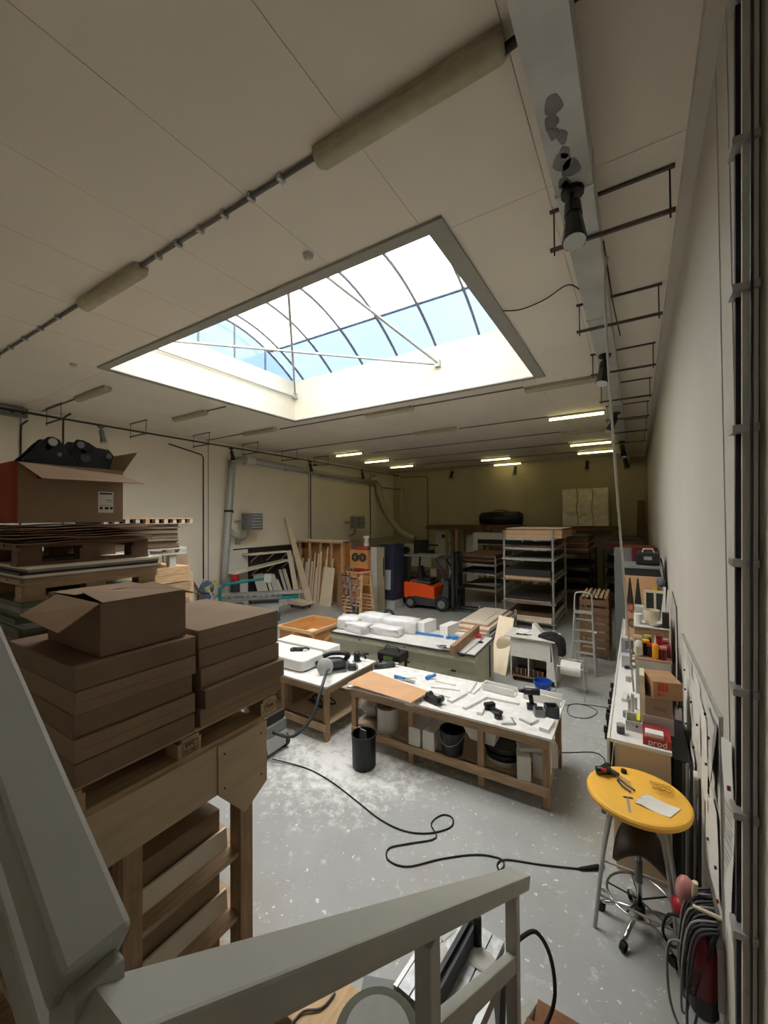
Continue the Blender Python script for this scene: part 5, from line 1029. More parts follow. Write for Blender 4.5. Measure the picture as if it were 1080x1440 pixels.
for k,(y,w_,h) in enumerate(((10.7,.5,1.35),(11.3,.14,1.3),(11.5,.3,1.25),(11.85,.15,1.0),(12.03,.14,1.4),(12.24,.18,1.4))):
    tag(M().hexa([(XL+.55,y,0),(XL+.55,y+w_,0),(XL+.53,y+w_,0),(XL+.53,y,0)],[(XL+.08,y-.1,h),(XL+.08,y+w_-.1,h),(XL+.06,y+w_-.1,h),(XL+.06,y-.1,h)]).build('leaning_sheet', pale_board if k%2 else white_paint), 'white panel leaning on the left wall under the pale shelves', 'panel', 'panels leaning under the wall shelf')
tag(M().hexa([(XL+1.25,12.35,0),(XL+1.25,12.75,0),(XL+1.2,12.75,0),(XL+1.2,12.35,0)],[(XL+.12,12.3,3.55),(XL+.12,12.5,3.55),(XL+.06,12.5,3.55),(XL+.06,12.3,3.55)]).build('tall_plank', beige_board), 'tallest pale plank leaning high on the left wall beside the timber stall', 'plank')
tag(M().hexa([(XL+1.0,12.05,0),(XL+1.0,12.28,0),(XL+.95,12.28,0),(XL+.95,12.05,0)],[(XL+.5,12.0,2.2),(XL+.5,12.23,2.2),(XL+.46,12.23,2.2),(XL+.46,12.0,2.2)]).build('leaning_plank', pale_board), 'long pale plank leaning just left of the tallest plank', 'plank')
t = thing('low_dolly', 'low trolley of pale boards on the floor in front of the tallest plank', 'trolley', (-11.2,11.9,0))
M().box(-11.75,-10.95,11.6,12.1,.09,.13).build('deck', old_wood, t)
for x in (-11.65,-11.05):
    for y in (11.68,12.02): M().cyl((x,y-.02,.045),(x,y+.02,.045),.045,n=10).build('castor', rubber, t)
load(-11.75,-10.95,11.58,12.1,.131,[(pale_board,.05),(pale_board,.04),(beige_board,.03)],'pale board on the low trolley','boards on the low trolley')
tag(M().box(XL,XL+.06,9.85,10.05,2.55,2.8).build('wall_socket', lgrey), 'small grey socket box on the left wall beside the extraction pipe', 'socket')
# green panel saw
PS = thing('panel_saw', 'teal and grey sliding panel saw below the silver extraction pipe', 'saw', (-11.4,9.5,0), .80)
def pb_(nm, f, m_, bev=0):
    m = M(); f(m); m.build(nm, m_, PS, local=True, bev=bev)
pb_('base', lambda m:m.box(-.15,.95,-.4,.35,0,.10), dgrey); pb_('cabinet', lambda m:m.box(-.1,.9,-.35,.3,.101,.62), lgrey, .015); pb_('teal_panel', lambda m:m.box(-.1,.9,-.365,-.351,.101,.32), teal); pb_('teal_panel', lambda m:m.box(.901,.915,-.35,.3,.101,.3), teal)
pb_('neck', lambda m:m.box(.0,.8,-.28,.25,.621,.789), mgrey); pb_('table_top', lambda m:m.box(-1.0,1.0,-.6,.45,.79,.85), mgrey, .01); pb_('side_table', lambda m:m.box(-.9,-.2,-1.0,-.601,.80,.84), mgrey, .01)
pb_('sliding_carriage', lambda m:m.box(-1.3,1.77,-.08,.26,.851,.94), galv, .008); pb_('carriage_rail', lambda m:m.box(.3,1.6,-.02,.2,.66,.788), teal); pb_('cross_fence', lambda m:m.box(-1.2,-1.1,-.9,.25,.941,1.0), galv)
pb_('motor_box', lambda m:m.box(-.95,-.3,-.55,.05,.12,.72), teal, .02); pb_('guard_arm', lambda m:m.tube([(-.95,-.7,.85),(-.95,-.75,1.25),(-.74,-.8,1.40),(.5,-.38,1.48)],.05,8), teal); pb_('guard_head', lambda m:m.box(.42,.68,-.5,-.26,1.34,1.62), lgrey, .02)
pb_('guard_rail', lambda m:m.tube([(-1.25,-.9,.95),(-1.35,-1.0,.7),(-1.2,-1.05,.4),(-.7,-1.0,.35)],.04,8,3), mgrey)
for k in range(9): pb_('fitting', lambda m:m.cbox((-.8+.2*k,-.4+.04*(k%3),.875),(.1,.07,.05),.5*k), steel)
t = thing('red_lidded_drum', 'grey drum with a red lid behind the guard arm of the panel saw', 'drum', (-12.3,9.45,0)); M().lathe([(.15,0),(.16,.02),(.16,1.25),(.02,1.251)],(-12.3,9.5,0),16).build('body', dgrey, t); M().lathe([(.165,1.22),(.165,1.36),(.12,1.42),(.12,1.52),(.02,1.53)],(-12.3,9.5,0),16).build('lid', red, t)
t = thing('clutter_trolley', 'blue and yellow cleaning trolley with a broom left of the panel saw', 'trolley', (-12.4,8.4,0))
M().box(-12.6,-12.15,8.25,8.55,.1,1.0).build('body', mat('denim_blue','5a6e8c',.7,var=.2), t, bev=.03); M().blob((-12.35,8.4,1.2),.24,(1,1,1),10,6,.1).build('bag', mat('denim_blue','5a6e8c'), t); M().cbox((-12.2,8.45,1.25),(.1,.5,.16),.3,.4).build('yellow_sheet', mat('pale_yellow','c8bc7c',.7), t); M().beam((-12.4,8.3,1.5),(-11.95,8.35,.9),.05,.02).build('white_lath', white_paint, t)
for x in (-12.5,-12.2): M().cyl((x,8.3,.05),(x,8.5,.05),.05,n=10).build('wheel', rubber, t)
M().beam((-12.4,8.3,.85),(-12.6,8.0,1.5),.05,.09).build('wooden_handle', old_wood, t)
# forklift
FK = thing('forklift', 'small orange and black electric forklift at the back, under its dark overhead guard', 'forklift', (-6.80,14.42,0), .03)
def fb(nm, f, m_, bev=0, sm=False):
    m = M(); f(m); m.build(nm, m_, FK, local=True, bev=bev, smooth=sm)
fb('chassis', lambda m:m.prism([(-.95,-.5,.16),(.72,-.5,.16),(.72,-.5,.42),(.5,-.5,.52),(-.3,-.5,.52),(-.95,-.5,.6)],(0,1.0,0)), dgrey)
fb('counterweight', lambda m:m.prism([(-1.0,-.52,.42),(-.72,-.52,.36),(-.6,-.52,.50),(.28,-.52,.44),(.28,-.52,.86),(-.1,-.52,.96),(-.55,-.52,1.0),(-1.0,-.52,1.0)],(0,1.04,0)), orange, .015)
fb('seat_base', lambda m:m.box(-.72,.1,-.4,.4,.97,1.06), dgrey, .02)
fb('seat', lambda m:m.box(-.42,.02,-.24,.24,1.06,1.16), black, .03)
fb('backrest', lambda m:m.hexa([(-.5,-.24,1.12),(-.36,-.24,1.12),(-.36,.24,1.12),(-.5,.24,1.12)],[(-.58,-.2,1.6),(-.48,-.2,1.6),(-.48,.2,1.6),(-.58,.2,1.6)]), black, .03)
fb('front_cowl', lambda m:m.prism([(.5,-.42,.5),(.8,-.42,.5),(.8,-.42,1.15),(.66,-.42,1.22),(.6,-.42,.8)],(0,.84,0)), dgrey)
fb('steering_column', lambda m:m.cyl((.62,0,.9),(.42,0,1.28),.03), black)
fb('steering_wheel', lambda m:m.tube([(.42+.07*math.sin(a),.17*math.cos(a),1.28+.13*math.sin(a)) for a in [2*PI*i/16 for i in range(17)]],.018,6), black, 0, True)
for s in (-1,1):
    fb('rear_pillar', lambda m:m.beam((-.82,s*.44,.98),(-.74,s*.44,2.0),.06,.06), black)
    fb('front_pillar', lambda m:m.tube([(.78,s*.44,1.15),(.66,s*.44,1.5),(.3,s*.44,2.0)],.035,8), dark_steel, 0, True)
fb('overhead_guard', lambda m:m.box(-.82,.42,-.5,.5,2.0,2.06), mat('guard_grey','7a7a74',.5), .015)
fb('guard_front', lambda m:m.box(.42,.85,-.46,.46,1.97,2.03), dark_steel, .01)
for x,rr in ((-.72,.235),(.58,.27)):
    for s in (-1,1):
        fb('wheel', lambda m:m.rings([[(x+r_*math.cos(a),yy,rr+r_*math.sin(a)) for a in [2*PI*i/22 for i in range(22)]] for r_,yy in ((rr*.85,s*.40),(rr,s*.42),(rr,s*.54),(rr*.85,s*.56))]), rubber)
        fb('hub', lambda m:m.cyl((x,s*.561,rr),(x,s*.575,rr),rr*.55,n=16), mgrey)
for s in (-1,1):
    fb('mast_rail', lambda m:m.box(.9,1.02,s*.34-.05,s*.34+.05,.06,2.2), dark_steel); fb('mast_rail', lambda m:m.box(1.03,1.12,s*.26-.04,s*.26+.04,.1,2.15), black)
    fb('fork', lambda m:(m.box(1.16,1.2,s*.22-.05,s*.22+.05,.1,.62),m.box(1.2,2.1,s*.22-.05,s*.22+.05,.1,.14)), dark_steel)
    fb('lift_cylinder', lambda m:m.cyl((.96,s*.18,.1),(.96,s*.18,2.0),.035), mgrey)
for z in (.4,1.3,2.12): fb('mast_cross_bar', lambda m:m.box(.9,1.0,-.29,.29,z,z+.08), black)
fb('carriage', lambda m:m.box(1.13,1.16,-.42,.42,.35,.9), black); fb('data_plate', lambda m:m.box(.86,.895,-.4,-.32,1.42,1.56), print_wh); fb('mast_hose', lambda m:m.tube([(1.0,0,2.1),(1.1,.05,1.7),(1.05,.0,1.2),(1.0,.02,.8)],.025,6,4), black, 0, True)
fb('tilt_lever', lambda m:m.cyl((.55,-.3,1.0),(.5,-.32,1.3),.012), steel); fb('canister', lambda m:m.box(-.15,.12,.1,.36,1.17,1.5), mat('canister_tan','8a7a60',.6), .02)
# ================================================================== RIGHT WALL WORKBENCH
RB = thing('side_counter', 'long counter with white top and beige end panel along the right wall', 'counter', (.1,7,0))
M().box(-.22,.24,4.66,4.70,0,1.24).build('end_panel', cabbeige, RB, bev=.003)
M().box(-.26,.25,4.66,10.2,1.241,1.275).build('worktop', white, RB, bev=.003)
M().box(-.285,-.262,4.64,10.2,.9,1.285).build('front_edge', white_paint, RB)
M().box(-.22,.24,10.16,10.2,0,1.24).build('end_panel', cabbeige, RB)
for k in range(6):
    y = 4.72+.9*k
    M().box(-.24,-.222,y,y+.88,.05,.60).build('door', cabbeige, RB)
    for j in range(3):
        d = M().box(-.24,-.222,y,y+.88,.62+.09*j,.70+.09*j).build('drawer', white_paint, RB); M().box(-.262,-.241,y+.2,y+.68,.65+.09*j,.67+.09*j).build('handle', black, d)
    M().box(-.22,.24,y-.012,y+.008,.02,1.24).build('partition', cabbeige, RB)
M().box(-.34,-.29,4.58,4.64,.55,1.0).build('side_rail', mgrey, RB)
# upper units
U1 = thing('upper_cabinet', 'light grey cabinet standing on the white counter, bottles on top of it', 'cabinet', (.2,6.2,1.276))
M().box(-.04,.33,6.0,6.03,1.276,1.70).build('end_panel', cabgrey, U1); M().box(-.04,.34,6.0,6.62,1.701,1.72).build('top', cabbrown, U1); M().box(-.04,-.02,6.031,6.62,1.276,1.70).build('front_panel', cabgrey, U1); M().box(-.02,.33,6.6,6.62,1.276,1.70).build('end_panel', cabgrey, U1)
U2 = thing('upper_cabinet', 'brown cabinet behind the bottles with a white top carrying the cup', 'cabinet', (.2,7.3,1.276))
M().box(-.05,.37,7.0,7.03,1.276,1.88).build('end_panel', cabbrown, U2); M().box(-.06,.385,6.98,7.9,1.881,1.90).build('top', white_paint, U2); M().box(-.05,-.03,7.031,7.88,1.276,1.88).build('front_panel', cabbrown, U2); M().box(-.03,.37,7.86,7.88,1.276,1.88).build('end_panel', cabbrown, U2)
U3 = thing('tool_board', 'pale plywood cabinet end with hand saws hanging on it, far end of the white counter', 'cabinet', (.1,8.8,1.276))
M().box(-.20,.36,8.5,8.54,1.276,2.44).build('end_panel', mdf, U3); M().box(-.20,.36,8.541,9.6,2.40,2.44).build('top', dark_steel, U3); M().box(-.20,-.18,8.541,9.6,1.276,2.399).build('front_panel', dark_steel, U3); M().box(.2,.36,9.56,9.6,1.276,2.399).build('end_panel', mdf, U3)
for x, m_, w in ((-.12,red,'left one with red handle'),(.0,dgrey,'right one with dark handle')):
    t = thing('hand_saw', 'hand saw hanging blade up on the plywood cabinet end, '+w, 'saw', (x,8.49,2.0))
    M().hexa([(x-.055,8.496,1.93),(x+.055,8.496,1.93),(x+.055,8.499,1.93),(x-.055,8.499,1.93)],[(x-.008,8.496,2.4),(x+.012,8.496,2.4),(x+.012,8.499,2.4),(x-.008,8.499,2.4)]).build('blade', dark_steel, t)
    M().tube([(x-.05,8.48,1.93),(x-.05,8.48,1.83),(x+.0,8.48,1.80),(x+.05,8.48,1.85),(x+.05,8.48,1.93),(x-.05,8.48,1.93)],.013,6).build('handle', m_, t)
t = thing('cut_out_frame', 'small dark ringed tool hanging under the red saw on the plywood cabinet', 'tool', (-.1,8.49,1.6)); M().tube([(-.1+.05*math.cos(a),8.485,1.6+.06*math.sin(a)) for a in [2*PI*i/14 for i in range(15)]],.01,6).build('ring', black, t)
t = thing('yellow_level', 'yellow level hanging beside the saws on the plywood cabinet', 'level', (.26,8.48,2.1)); M().box(.23,.29,8.46,8.499,1.95,2.3).build('body', yel_tool, t, bev=.005); M().box(.235,.285,8.455,8.459,2.08,2.14).build('vial', black, t)
t = thing('baseball_cap', 'grey cap hanging at the corner by the yellow level', 'cap', (.33,8.45,2.38)); M().blob((.34,8.43,2.36),.07,(1,1,1.2)).build('crown', mat('cap_blue_grey','5c646c',.8), t, smooth=True)
zz = 2.4405
for k,(x0,x1,h,m_) in enumerate(((-.22,.34,.07,dark_steel),(-.24,.32,.06,black),(-.22,.33,.05,mgrey))): tag(M().box(x0,x1,8.5,9.3,zz,zz+h-.001).build('tool_tray', m_, bev=.006), ('lowest','middle','topmost')[k]+' flat tool case in the pile above the hand saws', 'case'); zz += h
t = thing('black_tool_case', 'black machine case with silver latches on the pile above the hand saws', 'case', (.15,8.9,zz))
M().box(-.02,.34,8.6,9.2,zz,zz+.22).build('body', black, t, bev=.03); M().box(.1,.22,8.585,8.6,zz+.1,zz+.16).build('latch', steel, t); M().tube([(.08,8.8,zz+.22),(.1,8.8,zz+.28),(.24,8.8,zz+.28),(.26,8.8,zz+.22)],.015,6).build('handle', lgrey, t)
tag(M().tube([(.35,8.7,2.75),(.38,8.6,2.6),(.39,8.5,2.4),(.40,8.4,2.2)],.014,6,4).build('hose', dark_steel), 'dark hose hanging down the wall beside the tool cases', 'hose')
t = thing('grey_locker', 'tall narrow grey locker beyond the tool cases', 'locker', (-.28,10.6,0)); M().box(-.44,-.10,10.4,10.9,.0,2.78).build('body', mat('locker_grey','6a6c6a',.5), t, bev=.005); M().box(-.43,-.12,10.385,10.399,.1,2.72).build('door', mat('locker_grey','6a6c6a'), t); M().box(-.16,-.14,10.37,10.384,1.5,1.62).build('handle', steel, t)
tag(M().box(-.3,.40,11.5,12.6,0,2.75).build('dark_red_cabinet', darkred), 'dark red cabinet near the wall beyond the grey locker', 'cabinet')
# on the brown cabinet
zt = 1.9005
t = thing('white_cup', 'white cylindrical pot on the brown cabinet top', 'pot', (.17,7.2,zt)); M().lathe([(.085,0),(.095,.01),(.105,.2),(.098,.2),(.088,.015),(.01,.014)],(.17,7.25,zt),22).build('body', ivory, t)
t = thing('white_canister', 'small white canister with a lid at the left of the brown cabinet top', 'canister', (.02,7.1,zt)); M().lathe([(.045,0),(.05,.01),(.05,.13),(.055,.13),(.055,.15),(.02,.155)],(.0,7.12,zt),16).build('body', white_paint, t)
t = thing('square_jar', 'grey white box behind the small canister', 'box', (-.01,7.45,zt)); M().box(-.05,.08,7.4,7.6,zt,zt+.2).build('body', lgrey, t, bev=.01)
t = thing('plastic_surround', 'white plastic frame with dark windows standing behind the pot', 'frame', (.2,7.7,zt)); M().box(.08,.36,7.6,7.64,zt,zt+.40).build('dark_back', dgrey, t)
for x in (.08,.21,.33): M().box(x,x+.03,7.58,7.599,zt,zt+.42).build('bar', ivory, t)
M().box(.08,.36,7.58,7.599,zt+.4,zt+.44).build('bar', ivory, t)
for k,(x,h,tl) in enumerate(((.26,.55,.14),(.32,.5,.12))): tag(M().hexa([(x,7.1+.1*k,zt),(x+.06,7.1+.1*k,zt),(x+.06,7.13+.1*k,zt),(x,7.13+.1*k,zt)],[(x+tl*.5,7.25+.1*k,zt+h),(x+tl*.5+.02,7.25+.1*k,zt+h),(x+tl*.5+.02,7.28+.1*k,zt+h),(x+tl*.5,7.28+.1*k,zt+h)]).build('tapering_plate', white_paint), 'white tapering plate leaning on the wall on the brown cabinet, %s' % ('front one','rear one')[k], 'plate')
t = thing('white_bowl', 'shallow white bowl in front of the pot on the brown cabinet', 'bowl', (.22,7.05,zt)); M().lathe([(.05,0),(.07,.01),(.11,.06),(.105,.06),(.06,.015),(.01,.012)],(.20,7.1-.0,zt),18).build('body', white_paint, t)
tag(M().box(.29,.37,7.0,7.08,zt,zt+.22).build('black_box', black), 'small black box at the wall edge of the brown cabinet top', 'box')
# bottles on the grey cabinet
zt = 1.7205
t = thing('spray_bottle', 'white spray bottle with pale trigger on the grey cabinet', 'bottle', (.0,6.12,zt)); M().lathe([(.042,0),(.045,.01),(.045,.14),(.03,.19),(.015,.2)],(.0,6.12,zt),14).build('body', white_paint, t, smooth=True); M().cyl((.0,6.12,zt+.2),(.0,6.12,zt+.225),.018).build('collar', yel_tool, t); M().cbox((-.01,6.12,zt+.24),(.09,.03,.035)).build('trigger_head', ivory, t); M().box(-.03,.03,6.074,6.077,zt+.03,zt+.12).build('label', mat('bottle_label','c8c48c'), t)
for k,(x,y,h,m1,m2,lab) in enumerate(((.075,6.2,.16,black,yel_tool,'dark can with yellow lid right of the spray bottle'),(.13,6.16,.13,rubber,red,'squat black can with red lid behind the yellow bottle'),(.10,6.32,.19,dgrey,mat('lime','a8a83c'),'dark can with lime top at the back of the grey cabinet'),(.25,6.10,.13,darkred,pinkpl,'dark red jar with pink lid at the right of the grey cabinet'),(.30,6.22,.12,darkred,red,'dark red jar beside the wall on the grey cabinet'),(.22,6.34,.2,red,darkred,'tall red can at the back right of the grey cabinet'),(.29,6.45,.14,red,pinkpl,'small red can at the wall at the back of the grey cabinet'))):
    t = thing('paint_can', lab, 'can', (x,y,zt)); M().lathe([(.04,0),(.043,.008),(.043,h),(.01,h+.002)],(x,y,zt),14).build('body', m1, t, smooth=False); M().lathe([(.045,h),(.045,h+.03),(.01,h+.032)],(x,y,zt),14).build('lid', m2, t)
t = thing('glue_bottle', 'yellow orange glue bottle with pointed nozzle on the grey cabinet', 'bottle', (.17,6.08,zt)); M().lathe([(.034,0),(.037,.01),(.034,.08),(.037,.14),(.03,.18),(.015,.19)],(.175,6.08,zt),14).build('body', mat('glue_orange','e89a20',.4), t, smooth=True); M().cyl((.175,6.08,zt+.19),(.175,6.08,zt+.29),.013,.004).build('nozzle', ivory, t)
# cartons on the counter
zt = 1.2755
t = thing('red_carton', 'flat red box lettered prod on the near end of the white counter', 'box', (.22,4.85,zt)); M().box(.02,.25,4.70,5.0,zt,zt+.075).build('body', mat('prod_red','9c2c28',.6), t, bev=.003)
text_part('prod', .08, frame_mtx((.14,4.6985,zt+.037),(1,0,0),(0,0,1)), print_wh, t)
tag(M().box(.04,.19,4.72,4.82,zt+.0755,zt+.115).build('white_packet', paper, bev=.004), 'small white packet lying on the red prod box', 'packet')
t = thing('grey_carton', 'grey white carton at the bottom of the carton stack on the counter', 'box', (.2,5.25,zt)); M().box(.03,.29,5.02,5.42,zt,zt+.16).build('body', mat('carton_greywhite','b0a8a0',.8), t, bev=.004)
t = thing('brown_carton', 'brown carton in the middle of the carton stack on the counter', 'box', (.2,5.2,zt+.17)); M().box(.05,.28,5.03,5.40,zt+.1605,zt+.345).build('body', card, t, bev=.004); M().box(.12,.23,5.028,5.0295,zt+.22,zt+.27).build('print', card_dark, t)
t = thing('lettered_carton', 'light brown carton with red print on top of the carton stack, tilted', 'box', (.19,5.22,zt+.355), .25)
M().box(-.125,.135,-.19,.18,-.008,.17).build('body', mat('carton_light','a8835e',.85), t, local=True, bev=.004)
for k,(z_,w_) in enumerate(((.145,.07),(.123,.075),(.103,.07),(.085,.065),(.05,.03),(.032,.035))):
    for j in range(3): M().box(-.08+.032*j,-.08+.032*j+.026 if w_>.04 else -.06+.02*j,-.1925,-.1905,z_-.008,z_+.007).build('red_print', print_red, t, local=True)
M().box(.1355,.137,.06,.18,0,.168).build('green_label', mat('olive_label','8c8a3a'), t, local=True); M().box(.1355,.137,-.14,.0,.04,.12).build('dark_print', print_dark, t, local=True); M().box(-.125,.135,-.01,.01,.1705,.172).build('tape', mat('tape','b89a78'), t, local=True)
tag(M().box(.0,.045,5.05,5.3,zt,zt+.55).build('white_roll_sheet', ivory), 'pale sheet standing left of the carton stack', 'sheet')
t = thing('white_charger', 'white charger with a cable hanging at the right of the brown carton', 'charger', (.36,5.1,zt+.1)); M().box(.30,.36,5.05,5.13,zt+.16,zt+.26).build('body', white_paint, t, bev=.008); M().tube([(.33,5.09,zt+.26),(.34,5.12,zt+.32),(.32,5.2,zt+.345)],.006,5,3).build('cable', black, t)
t = thing('grey_tray_box', 'open grey plastic box with yellow tape on the near end of the white counter', 'box', (-.05,5.05,zt))
M().box(-.13,.02,4.92,4.93,zt,zt+.1).build('side', lgrey, t); M().box(-.13,.02,5.14,5.15,zt,zt+.1).build('side', lgrey, t); M().box(-.13,-.12,4.931,5.139,zt,zt+.1).build('side', lgrey, t); M().box(.01,.02,4.931,5.139,zt,zt+.1).build('side', lgrey, t); M().box(-.119,.009,4.931,5.139,zt,zt+.01).build('bottom', lgrey, t); M().box(-.04,-.02,4.917,4.9195,zt+.05,zt+.07).build('dark_clip', black, t)
tag(M().box(-.03,.0,4.95,5.13,zt+.03,zt+.12).build('yellow_tape', mat('tape_yellow','d8d83c',.5)), 'bright yellow tape roll in the open grey box', 'tape')
t = thing('glass_jar', 'dark glass jar with a silver rim near the front edge of the counter', 'jar', (-.17,4.82,zt)); M().lathe([(.035,0),(.037,.01),(.037,.085),(.03,.085),(.03,.02),(.005,.019)],(-.17,4.82,zt),16).build('body', dgrey, t); M().lathe([(.039,.08),(.039,.095),(.033,.095)],(-.17,4.82,zt),16).build('rim', steel, t)
for i in range(5):
    y = 5.3+.55*i+R(-.1,.1); x = R(-.18,-.12)
    nm, lab, m_ = (('pliers','small grey pliers','x'),('white_strip','white strip','x'),('steel_bit','steel drill bit set','x'),('sanding_block','dark sanding block','x'),('small_tin','small grey tin','x'))[i]
    tag((M().cbox((x,y,zt+.02),(.05,.22,.03),R(-.3,.3)) if i in (1,3) else M().cyl((x,y,zt+.0),(x,y,zt+.06+.05*(i==4)),.035)).build(nm, [mgrey,white_paint,steel,black,lgrey][i]), lab+' on the white counter, number %d object from the near end' % (i+1) if False else lab+' lying on the white counter left of the cabinets', 'tool')
for i,(y,h) in enumerate(((5.35,.16),(5.42,.2),(5.5,.13))): tag(M().cyl((-.1+.02*i,y,zt),(-.1+.02*i,y,zt+h),.016,n=10).build('steel_tube', steel), ('shortest','tallest','farthest')[i] + ' of the three steel tubes standing on the white counter', 'tube') if False else tag(M().cyl((-.1+.03*i,y,zt),(-.1+.03*i,y,zt+h),.016,n=10).build('steel_tube', steel), ('nearest','middle','farthest')[i]+' of the three steel tubes standing on the white counter', 'tube')
for i in range(6):
    y = 4.95+.28*i+R(-.08,.08); t = thing('hand_clamp', 'black hand clamp gripping the left edge of the white counter', 'clamp', (-.32,y,1.2), 0, 'clamps on the counter edge')
    M().box(-.335,-.287,y-.02,y+.02,1.19+R(-.03,.0),1.24).build('body', black, t, bev=.006); M().cyl((-.315,y,1.10),(-.315,y,1.165),.012).build('handle', rubber, t)
for i,(y,h,m_) in enumerate(((7.0,.18,lgrey),(7.3,.14,mat('denim_blue','5a6e8c')),(7.7,.22,mgrey),(8.1,.15,white_paint))):
    tag(M().cbox((-.16,y,zt+h/2),(.12,.16,h),.2*i).build('machine_part', m_, bev=.008), ('light grey','blue','grey','white')[i]+' machine part at the far end of the white counter', 'part')
# ------------------------------------------------------------------ yellow table, stool
YT = thing('high_table', 'round bar table with worn yellow top and steel legs, right foreground', 'table', (-.03,4.12,0))
M().lathe([(.0,1.06),(.365,1.06),(.385,1.07),(.39,1.10),(.38,1.115),(.36,1.12),(.0,1.12)],(-.03,4.12,0),40).build('top', yellow, YT, smooth=False)
for a in (PI*1.22,PI*1.72,PI*.25,PI*.78):
    c, s = math.cos(a), math.sin(a); M().tube([(-.03+.42*c,4.12+.34*s,0),(-.03+.33*c,4.12+.28*s,.62),(-.03+.22*c,4.12+.2*s,1.06)],.016,8,4).build('leg', steel, YT, smooth=True)
for (a,b) in ((PI*1.22,PI*1.72),(PI*1.72,PI*.25+2*PI),(PI*.25,PI*.78),(PI*.78,PI*1.22)): M().cyl((-.03+.385*math.cos(a),4.12+.315*math.sin(a),.28),(-.03+.385*math.cos(b),4.12+.315*math.sin(b),.28),.009,n=8).build('stretcher', steel, YT)
zt = 1.1205
SG = thing('screw_gun', 'black power screwdriver with red detail lying at the left of the yellow table', 'tool', (-.3,4.3,zt))
M().cyl((-.35,4.23,zt+.035),(-.24,4.28,zt+.035),.035,.03).build('motor', black, SG, smooth=True); M().cyl((-.24,4.28,zt+.035),(-.17,4.26,zt+.03),.028,.015).build('chuck', dgrey, SG, smooth=True); M().cyl((-.17,4.26,zt+.03),(-.08,4.22,zt+.02),.005).build('bit', steel, SG); M().beam((-.31,4.25,zt+.04),(-.26,4.38,zt+.03),.045,.045).build('grip', black, SG, bev=.008); M().cbox((-.29,4.22,zt+.06),(.04,.03,.02)).build('red_button', red, SG)
PL = thing('pliers', 'black handled pliers lying on the yellow table', 'pliers', (-.1,4.35,zt)); 
M().tube([(-0.18,4.25,1.13),(-0.12,4.19,1.13),(-0.05,4.13,1.13)],.009,6).build('handle', black, PL); M().tube([(-0.18,4.21,1.13),(-0.14,4.14,1.13),(-0.08,4.09,1.13)],.009,6).build('handle', black, PL); M().cyl((-.135,4.38,zt),(-.135,4.38,zt+.025),.025).build('head', black, PL)
CL = thing('caliper', 'steel caliper lying in the middle of the yellow table', 'caliper', (-0.09,3.93,1.12)); M().beam((-0.1,4,1.12),(-0.08,3.82,1.12),.02,.006).build('beam', steel, CL); M().beam((-0.13,4,1.12),(-0.06,4.02,1.12),.02,.006).build('jaw', dark_steel, CL)
m = M(); a = Vector((-0.05,3.96,1.12)); b = Vector((0.03,4.12,1.12)); c = Vector((0.22,4.14,1.12)); m.grid(a,(Vector((0.19,3.91,1.12))-a),(b-a),12,8,lambda u,v: (0,0,.02*max(0,1-3*u)*abs(math.sin(9*v+4*u))+.004*math.sin(7*u)+.004))
tag(m.build('crumpled_paper', paper, solid=.002), 'white crumpled paper sheet with printed lines on the yellow table', 'paper')
WR = thing('wire_tangle', 'thin brass wire tangle on the right side of the yellow table', 'wire', (0.15,4.28,1.12)); c = Vector((0.15,4.24,1.13))
M().tube([(c.x+.09*math.cos(a*1.3)*(1-.02*a),c.y+.06*math.sin(a)*(1-.015*a),c.z+.015+.02*abs(math.sin(a*2.1))) for a in [k*.5 for k in range(40)]],.0025,5,2).build('wire', wire_y, WR)
ST = thing('saddle_stool', 'brown leather saddle stool on chrome castor base under the yellow table', 'stool', (-.02,4.17,0))
bx, by = -.03, 4.08
rows = []
for j in range(11):
    v = j/10; w_ = .19-.15*v+.03*math.sin(PI*v); rows.append([(bx+w_*u+.02*(1-v), by-.16+.36*v, .79+.05*v-.10*abs(u)**1.7*(1.2-v)-.05*(1-v)**4) for u in [k/5-1 for k in range(11)]])
m = M(); m.rings([[Vector(p) for p in r] for r in rows], cap=False, closed=False); m.build('seat', leather, ST, smooth=True, solid=.05)
M().cyl((bx,by,.15),(bx,by,.74),.022,n=14).build('column', chrome, ST, smooth=True); M().cyl((bx,by,.4),(bx,by,.58),.03,n=14).build('gas_lift', mgrey, ST, smooth=True)
M().tube([(bx+.24*math.cos(a),by+.24*math.sin(a),.27) for a in [2*PI*i/28 for i in range(29)]],.01,8).build('foot_ring', chrome, ST, smooth=True)
for k in range(5):
    a = 2*PI*k/5+.55; c, s = math.cos(a), math.sin(a)
    M().tube([(bx+.02*c,by+.02*s,.15),(bx+.16*c,by+.16*s,.13),(bx+.28*c,by+.28*s,.075)],.018,8,3).build('base_arm', chrome, ST, smooth=True)
    M().cyl((bx+.29*c-.02*s,by+.29*s+.02*c,.035),(bx+.29*c+.02*s,by+.29*s-.02*c,.035),.035,n=14).build('castor', rubber, ST)
    M().cyl((bx+.02*c,by+.02*s,.25),(bx+.23*c,by+.23*s,.27),.007,n=6).build('ring_spoke', dark_steel, ST)
M().cyl((bx,by,.1),(bx,by,.2),.045,n=14).build('hub', dark_steel, ST)
tag(M().tube([(.05,4.25,.8),(.12,4.3,.83),(.2,4.25,.86),(.2,4.2,.93)],.014,6,4).build('bent_lever', steel), 'bent steel lever between the saddle stool and the yellow table top', 'lever')
